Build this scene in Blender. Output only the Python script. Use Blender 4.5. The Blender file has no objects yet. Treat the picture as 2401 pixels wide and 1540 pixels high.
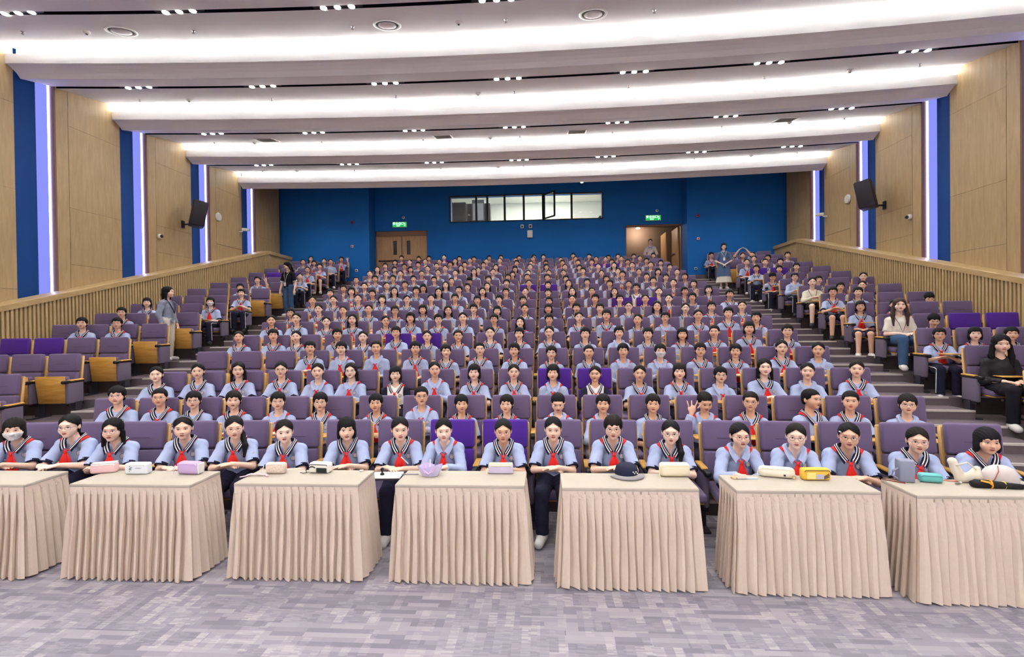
import bpy, bmesh, math, random
import numpy as np
from mathutils import Matrix, Vector
random.seed(7)
SC = bpy.context.scene
COL = SC.collection

# ---------------------------------------------------------------- camera, world, exposure
CAMX, CAMZ = 0.686, 1.98
cd = bpy.data.cameras.new('camera'); cam = bpy.data.objects.new('camera', cd); COL.objects.link(cam)
cd.sensor_fit = 'HORIZONTAL'; cd.sensor_width = 36.0; cd.lens = 1139.06 * 36.0 / 2401.0
cd.clip_end = 200; cd.clip_start = 0.05
cam.matrix_world = (Matrix.Translation((CAMX, 0, CAMZ)) @ Matrix.Rotation(math.radians(3.7772), 4, 'Z')
                    @ Matrix.Rotation(math.radians(90 - 0.48137), 4, 'X') @ Matrix.Rotation(math.radians(-0.71677), 4, 'Z'))
SC.camera = cam
w = bpy.data.worlds.new('world'); SC.world = w; w.use_nodes = True
w.node_tree.nodes['Background'].inputs[0].default_value = (0.5, 0.5, 0.55, 1)
w.node_tree.nodes['Background'].inputs[1].default_value = 0.05
SC.view_settings.view_transform = 'Standard'; SC.view_settings.look = 'None'
SC.view_settings.gamma = 1.0; SC.view_settings.use_curve_mapping = False
SC.view_settings.exposure = 0.96
SC.cycles.sample_clamp_indirect = 60.0; SC.cycles.diffuse_bounces = 5
COVE_W = 62.0        # emission strength of the LED strips hidden in the ceiling coves
WALL_W = 12.0        # emission strength of the vertical LED strips of the side walls
SPOT_W = 56.0        # watts of one triple downlight over the seats
FACE_FILL_W = 150.0      # watts per unseen downlight behind the camera, raised to fill the faces
#       # watts of one triple downlight

# ---------------------------------------------------------------- geometry of the hall (metres)
RARC = 57.976; RCEIL = 90.0; PITCH = 0.55; NROW = 16
WX = 9.43; WAIN = 9.10; YB_SIDE = 18.35; YB = 19.05; YFRONT = -7.0
def rowD(n): return 5.024 + 0.902 * (n - 1)
def rowz(n): return 0.0 if n <= 1 else 0.122 + 0.24 * (n - 2)
def arc(s, D, R=RARC):
    a = s / R
    return R * math.sin(a), D - R * (1 - math.cos(a)), a

# ---------------------------------------------------------------- materials
def lin(c):
    return tuple(((v / 255) / 12.92 if v / 255 <= 0.04045 else ((v / 255 + 0.055) / 1.055) ** 2.4) for v in c)
MATS = {}
def mat(name, rgb, rough=0.6, spec=0.4, metal=0.0, var=0.0, vscale=30.0, stretch=(1, 1, 1), bump=0.0, bscale=200.0, emit=0.0, alpha=1.0, trans=0.0, coat=0.0, sheen=0.0, sss=0.0):
    if name in MATS: return MATS[name]
    m = bpy.data.materials.new(name); m.use_nodes = True
    nt = m.node_tree; b = nt.nodes['Principled BSDF']; L = nt.links
    c = lin(rgb)
    b.inputs['Base Color'].default_value = (*c, 1)
    b.inputs['Roughness'].default_value = rough
    b.inputs['Specular IOR Level'].default_value = spec
    b.inputs['Metallic'].default_value = metal
    if trans: b.inputs['Transmission Weight'].default_value = trans
    if coat: b.inputs['Coat Weight'].default_value = coat
    if sheen:
        b.inputs['Sheen Weight'].default_value = sheen
    if sss:
        b.inputs['Subsurface Weight'].default_value = sss; b.inputs['Subsurface Radius'].default_value = (0.012, 0.005, 0.003)
        b.inputs['Subsurface Scale'].default_value = 1.0
    if alpha < 1: b.inputs['Alpha'].default_value = alpha
    if emit:
        b.inputs['Emission Color'].default_value = (*c, 1); b.inputs['Emission Strength'].default_value = emit
    if var or bump:
        tc = nt.nodes.new('ShaderNodeTexCoord'); mp = nt.nodes.new('ShaderNodeMapping'); mp.inputs['Scale'].default_value = stretch
        L.new(tc.outputs['Object'], mp.inputs[0])
        if var:
            n = nt.nodes.new('ShaderNodeTexNoise'); n.inputs['Scale'].default_value = vscale; n.inputs['Detail'].default_value = 4
            L.new(mp.outputs[0], n.inputs['Vector'])
            mx = nt.nodes.new('ShaderNodeMix'); mx.data_type = 'RGBA'
            mx.inputs['A'].default_value = (*[v * (1 - var) for v in c], 1); mx.inputs['B'].default_value = (*[min(1, v * (1 + var)) for v in c], 1)
            L.new(n.outputs['Fac'], mx.inputs['Factor']); L.new(mx.outputs['Result'], b.inputs['Base Color'])
        if bump:
            n2 = nt.nodes.new('ShaderNodeTexNoise'); n2.inputs['Scale'].default_value = bscale; n2.inputs['Detail'].default_value = 2
            L.new(mp.outputs[0], n2.inputs['Vector'])
            bp = nt.nodes.new('ShaderNodeBump'); bp.inputs['Strength'].default_value = bump; bp.inputs['Distance'].default_value = 0.004
            L.new(n2.outputs['Fac'], bp.inputs['Height']); L.new(bp.outputs[0], b.inputs['Normal'])
    MATS[name] = m
    return m
def emat(name, rgb, strength):
    if name in MATS: return MATS[name]
    m = bpy.data.materials.new(name); m.use_nodes = True; nt = m.node_tree; nt.nodes.clear()
    e = nt.nodes.new('ShaderNodeEmission'); e.inputs[0].default_value = (*lin(rgb), 1); e.inputs[1].default_value = strength
    o = nt.nodes.new('ShaderNodeOutputMaterial'); nt.links.new(e.outputs[0], o.inputs[0]); MATS[name] = m
    return m
def wood(name, c1, c2, stretch, rough=0.45, scale=3.0, spec=0.35):
    m = bpy.data.materials.new(name); m.use_nodes = True; nt = m.node_tree; b = nt.nodes['Principled BSDF']; L = nt.links
    tc = nt.nodes.new('ShaderNodeTexCoord'); mp = nt.nodes.new('ShaderNodeMapping'); mp.inputs['Scale'].default_value = stretch
    oi = nt.nodes.new('ShaderNodeObjectInfo'); ad = nt.nodes.new('ShaderNodeVectorMath'); ad.operation = 'ADD'
    L.new(tc.outputs['Object'], ad.inputs[0]); L.new(oi.outputs['Location'], ad.inputs[1])
    L.new(ad.outputs[0], mp.inputs[0])
    n = nt.nodes.new('ShaderNodeTexNoise'); n.inputs['Scale'].default_value = scale; n.inputs['Detail'].default_value = 6; n.inputs['Distortion'].default_value = 0.6
    L.new(mp.outputs[0], n.inputs['Vector'])
    r = nt.nodes.new('ShaderNodeValToRGB'); r.color_ramp.elements[0].position = 0.3; r.color_ramp.elements[1].position = 0.7
    r.color_ramp.elements[0].color = (*lin(c1), 1); r.color_ramp.elements[1].color = (*lin(c2), 1)
    L.new(n.outputs['Fac'], r.inputs[0]); L.new(r.outputs[0], b.inputs['Base Color'])
    b.inputs['Roughness'].default_value = rough; b.inputs['Specular IOR Level'].default_value = spec
    MATS[name] = m
    return m
def carpet(name, cols, rough=0.95, scale=1.0):
    m = bpy.data.materials.new(name); m.use_nodes = True; nt = m.node_tree; b = nt.nodes['Principled BSDF']; L = nt.links
    tc = nt.nodes.new('ShaderNodeTexCoord')
    def br(rot, sc, bw, rh, off, fr):
        mp = nt.nodes.new('ShaderNodeMapping'); mp.inputs['Rotation'].default_value = (0, 0, rot); mp.inputs['Scale'].default_value = (sc, sc, sc)
        L.new(tc.outputs['Object'], mp.inputs[0])
        t = nt.nodes.new('ShaderNodeTexBrick'); t.inputs['Scale'].default_value = 1.0; t.inputs['Mortar Size'].default_value = 0.0
        t.inputs['Color1'].default_value = (0, 0, 0, 1); t.inputs['Color2'].default_value = (1, 1, 1, 1); t.inputs['Bias'].default_value = 0
        t.inputs['Brick Width'].default_value = bw; t.inputs['Row Height'].default_value = rh; t.offset = off; t.offset_frequency = fr
        L.new(mp.outputs[0], t.inputs['Vector']); return t.outputs['Color']
    def mth(op, a, bb):
        n = nt.nodes.new('ShaderNodeMath'); n.operation = op
        for i, v in enumerate((a, bb)):
            if isinstance(v, (int, float)): n.inputs[i].default_value = v
            else: L.new(v, n.inputs[i])
        return n.outputs[0]
    a = br(0, scale, 0.42, 0.085, 0.37, 3); b1 = br(math.pi / 2, scale, 0.30, 0.11, 0.5, 2); c = br(0, scale, 0.11, 0.021, 0.3, 2); d = br(0, scale, 0.95, 0.26, 0.41, 2)
    sel = mth('GREATER_THAN', d, 0.55); sel2 = mth('GREATER_THAN', b1, 0.72)
    s1 = mth('MULTIPLY', mth('SUBTRACT', 1.0, sel), a); s2 = mth('MULTIPLY', sel, mth('ADD', mth('MULTIPLY', b1, 0.6), mth('MULTIPLY', c, 0.4)))
    v = mth('ADD', s1, s2); v = mth('ADD', mth('MULTIPLY', v, 0.75), mth('MULTIPLY', mth('MULTIPLY', sel2, c), 0.35))
    nz = nt.nodes.new('ShaderNodeTexNoise'); nz.inputs['Scale'].default_value = 260.0; L.new(tc.outputs['Object'], nz.inputs['Vector'])
    v = mth('ADD', v, mth('MULTIPLY', mth('SUBTRACT', nz.outputs['Fac'], 0.5), 0.35))
    r = nt.nodes.new('ShaderNodeValToRGB')
    r.color_ramp.elements[0].position = 0.0; r.color_ramp.elements[0].color = (*lin(cols[0]), 1)
    r.color_ramp.elements[1].position = 1.0; r.color_ramp.elements[1].color = (*lin(cols[-1]), 1)
    e = r.color_ramp.elements.new(0.5); e.color = (*lin(cols[1]), 1)
    L.new(v, r.inputs[0]); L.new(r.outputs[0], b.inputs['Base Color'])
    bp = nt.nodes.new('ShaderNodeBump'); bp.inputs['Strength'].default_value = 0.4; bp.inputs['Distance'].default_value = 0.004
    L.new(nz.outputs['Fac'], bp.inputs['Height']); L.new(bp.outputs[0], b.inputs['Normal'])
    b.inputs['Roughness'].default_value = rough; b.inputs['Specular IOR Level'].default_value = 0.2
    MATS[name] = m
    return m

M_ceil = mat('white_plaster', (222, 220, 222), 0.85, 0.2)
M_slot = mat('black_slot', (14, 15, 24), 0.8, 0.1)
M_led = emat('cove_led', (247, 251, 242), COVE_W)
M_wled = emat('wall_led', (176, 182, 255), WALL_W)
M_wglow = emat('painted_wall_glow', (136, 144, 242), 0.56)  # flat emissive colour standing in for the LED wash on the blue
M_bluep = mat('blue_paint_darkened', (12, 66, 134), 0.75, 0.25, var=0.06, vscale=2)  # same blue as the back wall, darkened to offset the strong spot light
M_blue = mat('blue_paint', (26, 108, 188), 0.75, 0.25, var=0.06, vscale=2)  # lightened to make up for the weak light on the back wall
M_woodwall = wood('oak_veneer', (168, 143, 102), (182, 158, 118), (6, 6, 0.7), 0.5)
M_woodrail = wood('oak_rail', (182, 154, 104), (200, 174, 126), (1.0, 1.0, 6), 0.45)
M_slat = wood('oak_slat', (182, 156, 108), (202, 178, 132), (8, 8, 1.2), 0.5)
M_brown = mat('brown_backing', (66, 42, 24), 0.8, 0.2)
M_reveal = mat('brown_reveal', (128, 96, 72), 0.6, 0.3)
M_carpet = carpet('patterned_carpet', [(118, 113, 126), (143, 138, 148), (166, 160, 164)], scale=1.9)
M_tier = mat('grey_carpet', (112, 101, 106), 0.95, 0.15, var=0.12, vscale=60, bump=0.4, bscale=300)
M_nosing = mat('step_nosing', (196, 188, 182), 0.45, 0.5)
M_chair = mat('chair_fabric_grey', (112, 96, 130), 0.9, 0.2, var=0.05, vscale=120, bump=0.25, bscale=500, sheen=0.2)
M_purple = mat('chair_fabric_purple', (82, 42, 150), 0.85, 0.2, var=0.05, vscale=120, bump=0.25, bscale=500, sheen=0.2)
M_seatgrey = mat('side_panel_fabric', (112, 102, 122), 0.9, 0.2, bump=0.2, bscale=500)
M_cwood = wood('beech_plywood', (196, 144, 62), (222, 174, 92), (1.2, 8, 8), 0.4)
M_cedge = mat('chair_edge_wood', (216, 176, 122), .5, .3, var=.08, vscale=20)
M_black = mat('black_plastic', (24, 23, 28), 0.4, 0.4)
M_dark = mat('dark_metal', (62, 58, 68), 0.5, 0.4, 0.3)
M_steel = mat('steel', (176, 172, 176), 0.3, 0.5, 0.9)
M_white = mat('white_plastic', (232, 230, 226), 0.4, 0.4)
M_glass = mat('window_glass', (235, 240, 240), 0.05, 0.5, alpha=0.12)

# ---------------------------------------------------------------- object helpers
def link(o, parent=None):
    COL.objects.link(o)
    if parent is not None: o.parent = parent
    return o
def tag(o, label=None, cat=None, group=None, kind=None):
    if label: o['label'] = label
    if cat: o['category'] = cat
    if group: o['group'] = group
    if kind: o['kind'] = kind
    return o
def empty(name, loc=(0, 0, 0), rz=0.0):
    o = bpy.data.objects.new(name, None); o.location = loc; o.rotation_euler = (0, 0, rz); o.empty_display_size = 0.1
    return link(o)
def obj(name, me, parent=None, m=None, loc=None, rot=None):
    o = bpy.data.objects.new(name, me)
    if m is not None:
        if len(me.materials) == 0: me.materials.append(m)
        elif me.materials[0] is not m:
            o.material_slots[0].link = 'OBJECT'; o.material_slots[0].material = m
    link(o, parent)
    if loc is not None: o.location = loc
    if rot is not None: o.rotation_euler = rot
    return o
def mesh_np(name, v, f, mats=(), mi=None, smooth=True):
    """v (n,3), f (m,4) or (m,3) int arrays"""
    me = bpy.data.meshes.new(name)
    v = np.asarray(v, np.float32); f = np.asarray(f, np.int32)
    k = f.shape[1]
    me.vertices.add(len(v)); me.vertices.foreach_set('co', v.ravel())
    me.loops.add(f.size); me.loops.foreach_set('vertex_index', f.ravel())
    me.polygons.add(len(f)); me.polygons.foreach_set('loop_start', np.arange(0, f.size, k, dtype=np.int32))
    me.polygons.foreach_set('loop_total', np.full(len(f), k, np.int32))
    for m in mats: me.materials.append(m)
    if mi is not None: me.polygons.foreach_set('material_index', np.asarray(mi, np.int32))
    me.polygons.foreach_set('use_smooth', np.full(len(f), smooth, bool))
    me.update(calc_edges=True); me.validate()
    return me
class MB:
    """collects simple shapes into one mesh"""
    def __init__(s): s.v = []; s.f = []; s.mi = []
    def add(s, vs, fs, mi=0):
        b = len(s.v); s.v += [tuple(p) for p in vs]; s.f += [tuple(b + i for i in f) for f in fs]; s.mi += [mi] * len(fs)
        return s
    def box(s, lo, hi, mi=0, M=None):
        x0, y0, z0 = lo; x1, y1, z1 = hi
        vs = [(x0, y0, z0), (x1, y0, z0), (x1, y1, z0), (x0, y1, z0), (x0, y0, z1), (x1, y0, z1), (x1, y1, z1), (x0, y1, z1)]
        if M is not None: vs = [tuple(M @ Vector(p)) for p in vs]
        return s.add(vs, [(0, 3, 2, 1), (4, 5, 6, 7), (0, 1, 5, 4), (1, 2, 6, 5), (2, 3, 7, 6), (3, 0, 4, 7)], mi)
    def tube(s, pts, r, n=6, mi=0, closed=False, flat=1.0):
        pts = [Vector(p) for p in pts]; m = len(pts); rr = r if hasattr(r, '__len__') else [r] * m
        vs = []; fs = []
        for i, p in enumerate(pts):
            t = (pts[(i + 1) % m] - pts[i - 1]) if closed else (pts[min(i + 1, m - 1)] - pts[max(i - 1, 0)])
            t.normalize(); up = Vector((0, 0, 1)) if abs(t.z) < 0.9 else Vector((0, 1, 0))
            a = t.cross(up).normalized(); b = t.cross(a).normalized()
            for k in range(n):
                an = 2 * math.pi * k / n
                vs.append(p + a * math.cos(an) * rr[i] + b * math.sin(an) * rr[i] * flat)
        for i in range(m if closed else m - 1):
            for k in range(n):
                j = (i + 1) % m
                fs.append((i * n + k, i * n + (k + 1) % n, j * n + (k + 1) % n, j * n + k))
        if not closed:
            fs.append(tuple(range(n - 1, -1, -1))); fs.append(tuple((m - 1) * n + k for k in range(n)))
        return s.add(vs, fs, mi)
    def lathe(s, prof, n=16, mi=0, M=None, c=(0, 0, 0)):
        vs = []; fs = []
        for (r, z) in prof:
            for k in range(n):
                a = 2 * math.pi * k / n; vs.append(Vector((c[0] + r * math.cos(a), c[1] + r * math.sin(a), c[2] + z)))
        for i in range(len(prof) - 1):
            for k in range(n): fs.append((i * n + k, i * n + (k + 1) % n, (i + 1) * n + (k + 1) % n, (i + 1) * n + k))
        fs.append(tuple(range(n - 1, -1, -1))); fs.append(tuple((len(prof) - 1) * n + k for k in range(n)))
        if M is not None: vs = [M @ p for p in vs]
        return s.add(vs, fs, mi)
    def grid(s, P, mi=0, flip=False, closed_u=False):
        """P[i][j] points"""
        nu = len(P); nv = len(P[0]); vs = [p for r in P for p in r]; fs = []
        for i in range(nu if closed_u else nu - 1):
            for j in range(nv - 1):
                a = i * nv + j; b = ((i + 1) % nu) * nv + j
                fs.append((a, a + 1, b + 1, b) if flip else (a, b, b + 1, a + 1))
        return s.add(vs, fs, mi)
    def mesh(s, name, mats, smooth=False):
        me = bpy.data.meshes.new(name); me.from_pydata([tuple(p) for p in s.v], [], s.f)
        for m in mats: me.materials.append(m)
        if len(mats) > 1: me.polygons.foreach_set('material_index', s.mi)
        if smooth: me.polygons.foreach_set('use_smooth', [True] * len(me.polygons))
        me.update(); return me
    def build(s, name, m, parent=None, smooth=False, loc=None, rot=None):
        mats = m if isinstance(m, (list, tuple)) else [m]
        return obj(name, s.mesh(name, mats, smooth), parent, None, loc, rot)
def rbox(name, size, r, m, seg=2, center=(0, 0, 0), M=None, smooth=True):
    """rounded box mesh"""
    bm = bmesh.new(); bmesh.ops.create_cube(bm, size=1.0)
    for v in bm.verts: v.co = Vector((v.co.x * size[0] + center[0], v.co.y * size[1] + center[1], v.co.z * size[2] + center[2]))
    bmesh.ops.bevel(bm, geom=bm.edges[:], offset=r, segments=seg, profile=0.5, affect='EDGES')
    if M is not None: bmesh.ops.transform(bm, matrix=M, verts=bm.verts[:])
    me = bpy.data.meshes.new(name); bm.to_mesh(me); bm.free(); me.materials.append(m)
    if smooth: me.polygons.foreach_set('use_smooth', [True] * len(me.polygons))
    return me
# ================================================================= the hall
# ---- floor and tiers
fl = MB().add([(-WX - .3, YFRONT, 0), (WX + .3, YFRONT, 0), (WX + .3, 6.2, 0), (-WX - .3, 6.2, 0)], [(0, 1, 2, 3)]).build('floor', M_carpet)
tag(fl, 'mauve grey patterned carpet floor in front of the tables', kind='structure')
NS = 28
def arc_strip(D0, D1, s0, s1, z, zb, n, mb=None, mi=0):
    mb = mb or MB(); P = []
    for i in range(n + 1):
        s = s0 + (s1 - s0) * i / n
        x0, y0, _ = arc(s, D0); x1, y1, _ = arc(s, D1)
        P.append([(x0, y0, zb), (x0, y0, z), (x1, y1, z), (x1, y1, zb)])
    mb.grid(P, mi)
    a = P[0]; b = P[-1]
    mb.add(a, [(0, 1, 2, 3)], mi); mb.add(b, [(3, 2, 1, 0)], mi)
    return mb
YF = 0.80
AISLE = ((-6.62, -5.0), (5.0, 6.56))
for n in range(2, NROW + 1):
    z = rowz(n); last = n == NROW
    t = arc_strip(rowD(n) - YF, rowD(n + 1) - YF + (1.2 if last else .02), -9.35, 9.35, z, rowz(n - 1) - .3, NS).build('floor', M_tier)
    tag(t, 'grey carpeted seating tier carrying row %d' % n, kind='structure')
    for (a, b) in AISLE:
        arc_strip(rowD(n) - YF - .006, rowD(n) - YF + .035, a, b, z + .006, z - .02, 3).build('nosing', M_nosing, t)
        if n >= 3:
            st = arc_strip(rowD(n) - YF - .44, rowD(n) - YF + .01, a, b, z - .12, z - .3, 3).build('step', M_tier, t)
            arc_strip(rowD(n) - YF - .446, rowD(n) - YF - .41, a, b, z - .114, z - .14, 3).build('nosing', M_nosing, t)

t = arc_strip(rowD(17) - YF, rowD(17) + .6, -9.35, 9.35, rowz(17), rowz(16) - .3, NS).build('floor', M_tier); tag(t, 'grey carpeted landing behind the last row', kind='structure')
# ---- ceiling bays: (slot y, slot z) and fascia (y, top, bottom, lowest)
SLOT = [(-8.6, 7.16), (-6.28, 7.16), (-3.95, 7.16), (-1.61, 7.16), (0.72, 7.16), (3.05, 7.16), (5.39, 7.14), (7.72, 7.10), (10.05, 7.03), (12.32, 6.95), (14.6, 6.89), (16.85, 6.84)]
FAS = {7: (9.08, 7.22, 7.04, 6.88), 8: (11.36, 7.12, 6.93, 6.79), 9: (13.72, 7.05, 6.86, 6.74), 10: (16.08, 7.0, 6.81, 6.68)}
ORD = ['first', 'second', 'third', 'fourth', 'fifth', 'sixth', 'seventh', 'eighth', 'ninth', 'tenth', 'eleventh', 'twelfth', 'thirteenth', 'fourteenth', 'fifteenth', 'sixteenth', 'seventeenth', 'eighteenth']
GX = [-7.72, -5.14, -2.56, 0.0, 2.56, 5.14, 7.72]
def cy(x): return -RCEIL * (1 - math.cos(math.asin(x / RCEIL)))
def extrude(prof, n=20, x0=-WX, x1=WX, mb=None, mi=0):
    mb = mb or MB(); P = []
    for i in range(n + 1):
        x = x0 + (x1 - x0) * i / n; o = cy(x)
        P.append([(x, y + o, z) for (y, z) in prof])
    return mb.grid(P, mi, flip=True)
lamp_me = MB().lathe([(.052, -.012), (.052, .0), (.040, .012)], 12).mesh('lamp', [emat('downlight_lamp', (255, 250, 240), 30.0)], True)
bez_me = MB().lathe([(.060, -.004), (.066, .0), (.060, .006)], 12).mesh('bezel', [M_black], True)
house_me = MB().box((-.40, -.038, .004), (.40, .038, .07)).mesh('housing', [M_black])
for k in range(len(SLOT) - 1):
    (y0, z0), (y1, z1) = SLOT[k], SLOT[k + 1]
    yF, zT, zB, zC = FAS.get(k, (y1 - 0.97, z1 + .20, z1 + .01, z1 - .13))
    prof = [(y0, z0), (yF - .12, zT + .13), (yF + .20, zT + .20), (yF + .20, zT - .06), (yF + .02, zT - .06), (yF + .02, zT), (yF, zT), (yF, zB),
            (yF + .06, zB - .012), (yF + .13, zB - .042), (yF + .20, zB - .085), (yF + .27, zC), (y1 - .085, z1)]
    c = extrude(prof).build('ceiling', M_ceil)
    tag(c, 'white plaster ceiling bay with a lit cove and a downturned lip', kind='structure')
    extrude([(y1 - .085, z1), (y1 - .085, z1 + .10), (y1, z1 + .10), (y1, z1)]).build('light_slot', M_slot, c)
    mb = MB()
    extrude([(yF + .07, zT - .055), (yF + .07, zT - .04), (yF + .10, zT - .04), (yF + .10, zT - .055)], mb=mb)
    mb.build('led_strip', M_led, c)
    for x in GX:
        vis = k >= 6
        md = empty('triple_downlight', (x, y1 - .0425 + cy(x), z1 + .008))
        nth = k - 5
        tag(md, '%s triple spotlight from the closed-door wall, %s ceiling slot from the back' % (ORD[GX.index(x)], ORD[10 - k]), 'downlight', 'triple downlights in the ceiling slots')
        obj('housing', house_me, md)
        for dx in (-.23, 0, .23):
            lm = obj('lamp', lamp_me, md, loc=(dx, 0, 0)); obj('bezel', bez_me, lm)
        ld = bpy.data.lights.new('downlight_light', 'SPOT'); ld.energy = FACE_FILL_W if k <= 3 else SPOT_W; ld.color = (1.0, 0.985, 0.95)
        ld.spot_size = math.radians(142); ld.spot_blend = 0.9; ld.shadow_soft_size = 0.2
        lo = bpy.data.objects.new('downlight_light', ld); link(lo, md); lo.location = (0, 0, -.03)
# closing plates: over the last slot to the back wall and over the stage end
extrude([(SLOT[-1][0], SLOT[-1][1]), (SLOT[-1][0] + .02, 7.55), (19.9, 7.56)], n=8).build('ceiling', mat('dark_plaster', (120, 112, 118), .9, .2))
bpy.data.objects['ceiling.0%02d' % (len(SLOT) - 1)]['kind'] = 'structure'
for o in COL.objects:
    if o.name.startswith('ceiling') and 'kind' not in o: o['kind'] = 'structure'
rf = MB().box((-WX - .5, YFRONT - .2, 7.75), (WX + .5, 22.5, 7.85)).build('ceiling', M_ceil); tag(rf, 'roof slab above the ceiling bays', kind='structure')

# ---- side walls
B0, BP, BW = 8.72, 2.345, 0.77
pan_cache = {}
def wall_side(sgn, name):
    root = MB().box((min(sgn * (WX + .20), sgn * (WX + .34)), YFRONT, -.2), (max(sgn * (WX + .20), sgn * (WX + .34)), YB_SIDE + .3, 7.7)).build(name, M_brown)
    tag(root, 'side wall of oak panels and recessed blue strips, %s side' % ('closed door' if sgn < 0 else 'open doorway'), kind='structure')
    def slab(nm, y0, y1, z0, z1, d0, d1, m):
        xs = sorted((sgn * (WX + d0), sgn * (WX + d1)))
        return MB().box((xs[0], y0, z0), (xs[1], y1, z1)).build(nm, m, root)
    g = .005
    for k in range(-7, 5):
        b0 = B0 + BP * k; e0 = b0 + BW
        y1 = min(b0 + BP, YB_SIDE)
        if k < 4:
            slab('blue_panel', b0 - .05, e0 + .10, -.1, 7.7, .15, .19, M_bluep)
            slab('led_strip', e0 - .016, e0 - .004, 0.2, 7.6, .095, .13, M_wled)
            slab('painted_led_glow', e0 - .235, e0 - .017, 0.2, 7.6, .135, .149, M_wglow)  # added glowing sheet imitating the strip's light on the blue panel
            slab('reveal', e0, e0 + .035, -.1, 7.7, -.001, .15, M_reveal)
        e1 = min(y1, YB_SIDE)
        if k == 4: continue
        slab('panel', e0 + .036, e0 + .30 - g, -.1, 7.7, 0, .15, M_woodwall)
        zz = sorted([-.1, 3.0 + .26 * (e0 - 8), 4.6 + .1 * (k % 2), 6.35, 7.7])
        ym = e0 + .30 + (.0)
        for a, b in zip(zz[:-1], zz[1:]):
            if b <= a: continue
            slab('panel', ym + g, e1, a + g * .5, b - g * .5, .0, .15, M_woodwall)
    # first narrow bay next to the stage
    return root
wl = wall_side(-1, 'wall_left'); wr = wall_side(1, 'wall_right')
fw = MB().box((-WX - .5, YFRONT - .2, -.2), (WX + .5, YFRONT, 7.7)).build('wall_front', mat('stage_wall', (226, 222, 222), .8, .2)); tag(fw, 'pale wall behind the stage', kind='structure')

# ---- slatted wainscot with sloping rail
def rail_z(y): return 2.44 + .2635 * (y - 8.14) if y < 16.75 else 2.44 + .2635 * (16.75 - 8.14)
slat_me = MB().box((-.028, -.0225, -1.75), (.028, .0225, 0)).mesh('slat', [M_slat])
for sgn, nm in ((-1, 'trim_1'), (1, 'trim_2')):
    x = sgn * WAIN
    y0 = -1.0
    mb = MB(); pts = [y0, 16.75, YB_SIDE - .02]
    P = []
    for y in pts: P.append([(x + sgn * .04, y, rail_z(y) - 2.6), (x + sgn * .04, y, rail_z(y) - .02), (x + sgn * (WX - WAIN + .02), y, rail_z(y) - .02), (x + sgn * (WX - WAIN + .02), y, rail_z(y) - 2.6)])
    mb.grid(P, flip=sgn > 0); mb.add(P[-1], [(0, 1, 2, 3)])
    root = mb.build(nm, M_brown)
    tag(root, 'slatted oak wainscot rising with the tiers, %s side' % ('closed door' if sgn < 0 else 'open doorway'), kind='structure')
    P = []
    for y in pts:
        z = rail_z(y)
        P.append([(x - sgn * .045, y, z - .115), (x - sgn * .045, y, z - .012), (x - sgn * .03, y, z), (x + sgn * (WX - WAIN + .01), y, z), (x + sgn * (WX - WAIN + .01), y, z - .115)])
    mb = MB().grid(P, flip=sgn > 0, closed_u=False)
    mb.add([P[i][0] for i in range(3)] + [P[i][4] for i in range(3)], [(0, 1, 4, 3), (1, 2, 5, 4)])
    mb.build('rail', M_woodrail, root)
    y = 6.6
    while y < 16.75:
        obj('slat', slat_me, root, loc=(x, y, rail_z(y) - .09)); y += .078
    # plain panel on the back landing
    xs = sorted((x, x + sgn * .03))
    MB().box((xs[0], 16.78, 3.0), (xs[1], YB_SIDE - .02, rail_z(17) - .09)).build('end_panel', M_woodrail, root)

# ---- back wall
BZ0 = rowz(17)
DL = (-6.0, -3.9); DR = (3.87, 6.0); DTOP = 5.76
WZ = (6.06, 7.03); WXW = (-2.95, 2.98)
bw = MB()
T = .22
def bwbox(x0, x1, z0, z1): bw.box((x0, YB, z0), (x1, YB + T, z1))
bwbox(-6.0, 6.0, WZ[1], 7.7); bwbox(-6.0, WXW[0], DTOP, WZ[1]); bwbox(WXW[1], 6.0, DTOP, WZ[1])
bwbox(WXW[0], WXW[1], DTOP, WZ[0]); bwbox(DL[1], DR[0], 2.5, DTOP)
bwbox(-6.0, 6.0, 2.5, BZ0 - .01)
bw.box((-WX - .3, YB_SIDE, 2.5), (-6.0, YB + T, 7.7)); bw.box((6.0, YB_SIDE, 2.5), (WX + .3, YB + T, 7.7))
bwo = bw.build('wall_back', M_blue); tag(bwo, 'deep blue painted back wall with doors and control room window', kind='structure')
M_doorwood = wood('door_oak', (176, 136, 96), (196, 156, 114), (6, 6, .8), .45)
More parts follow.
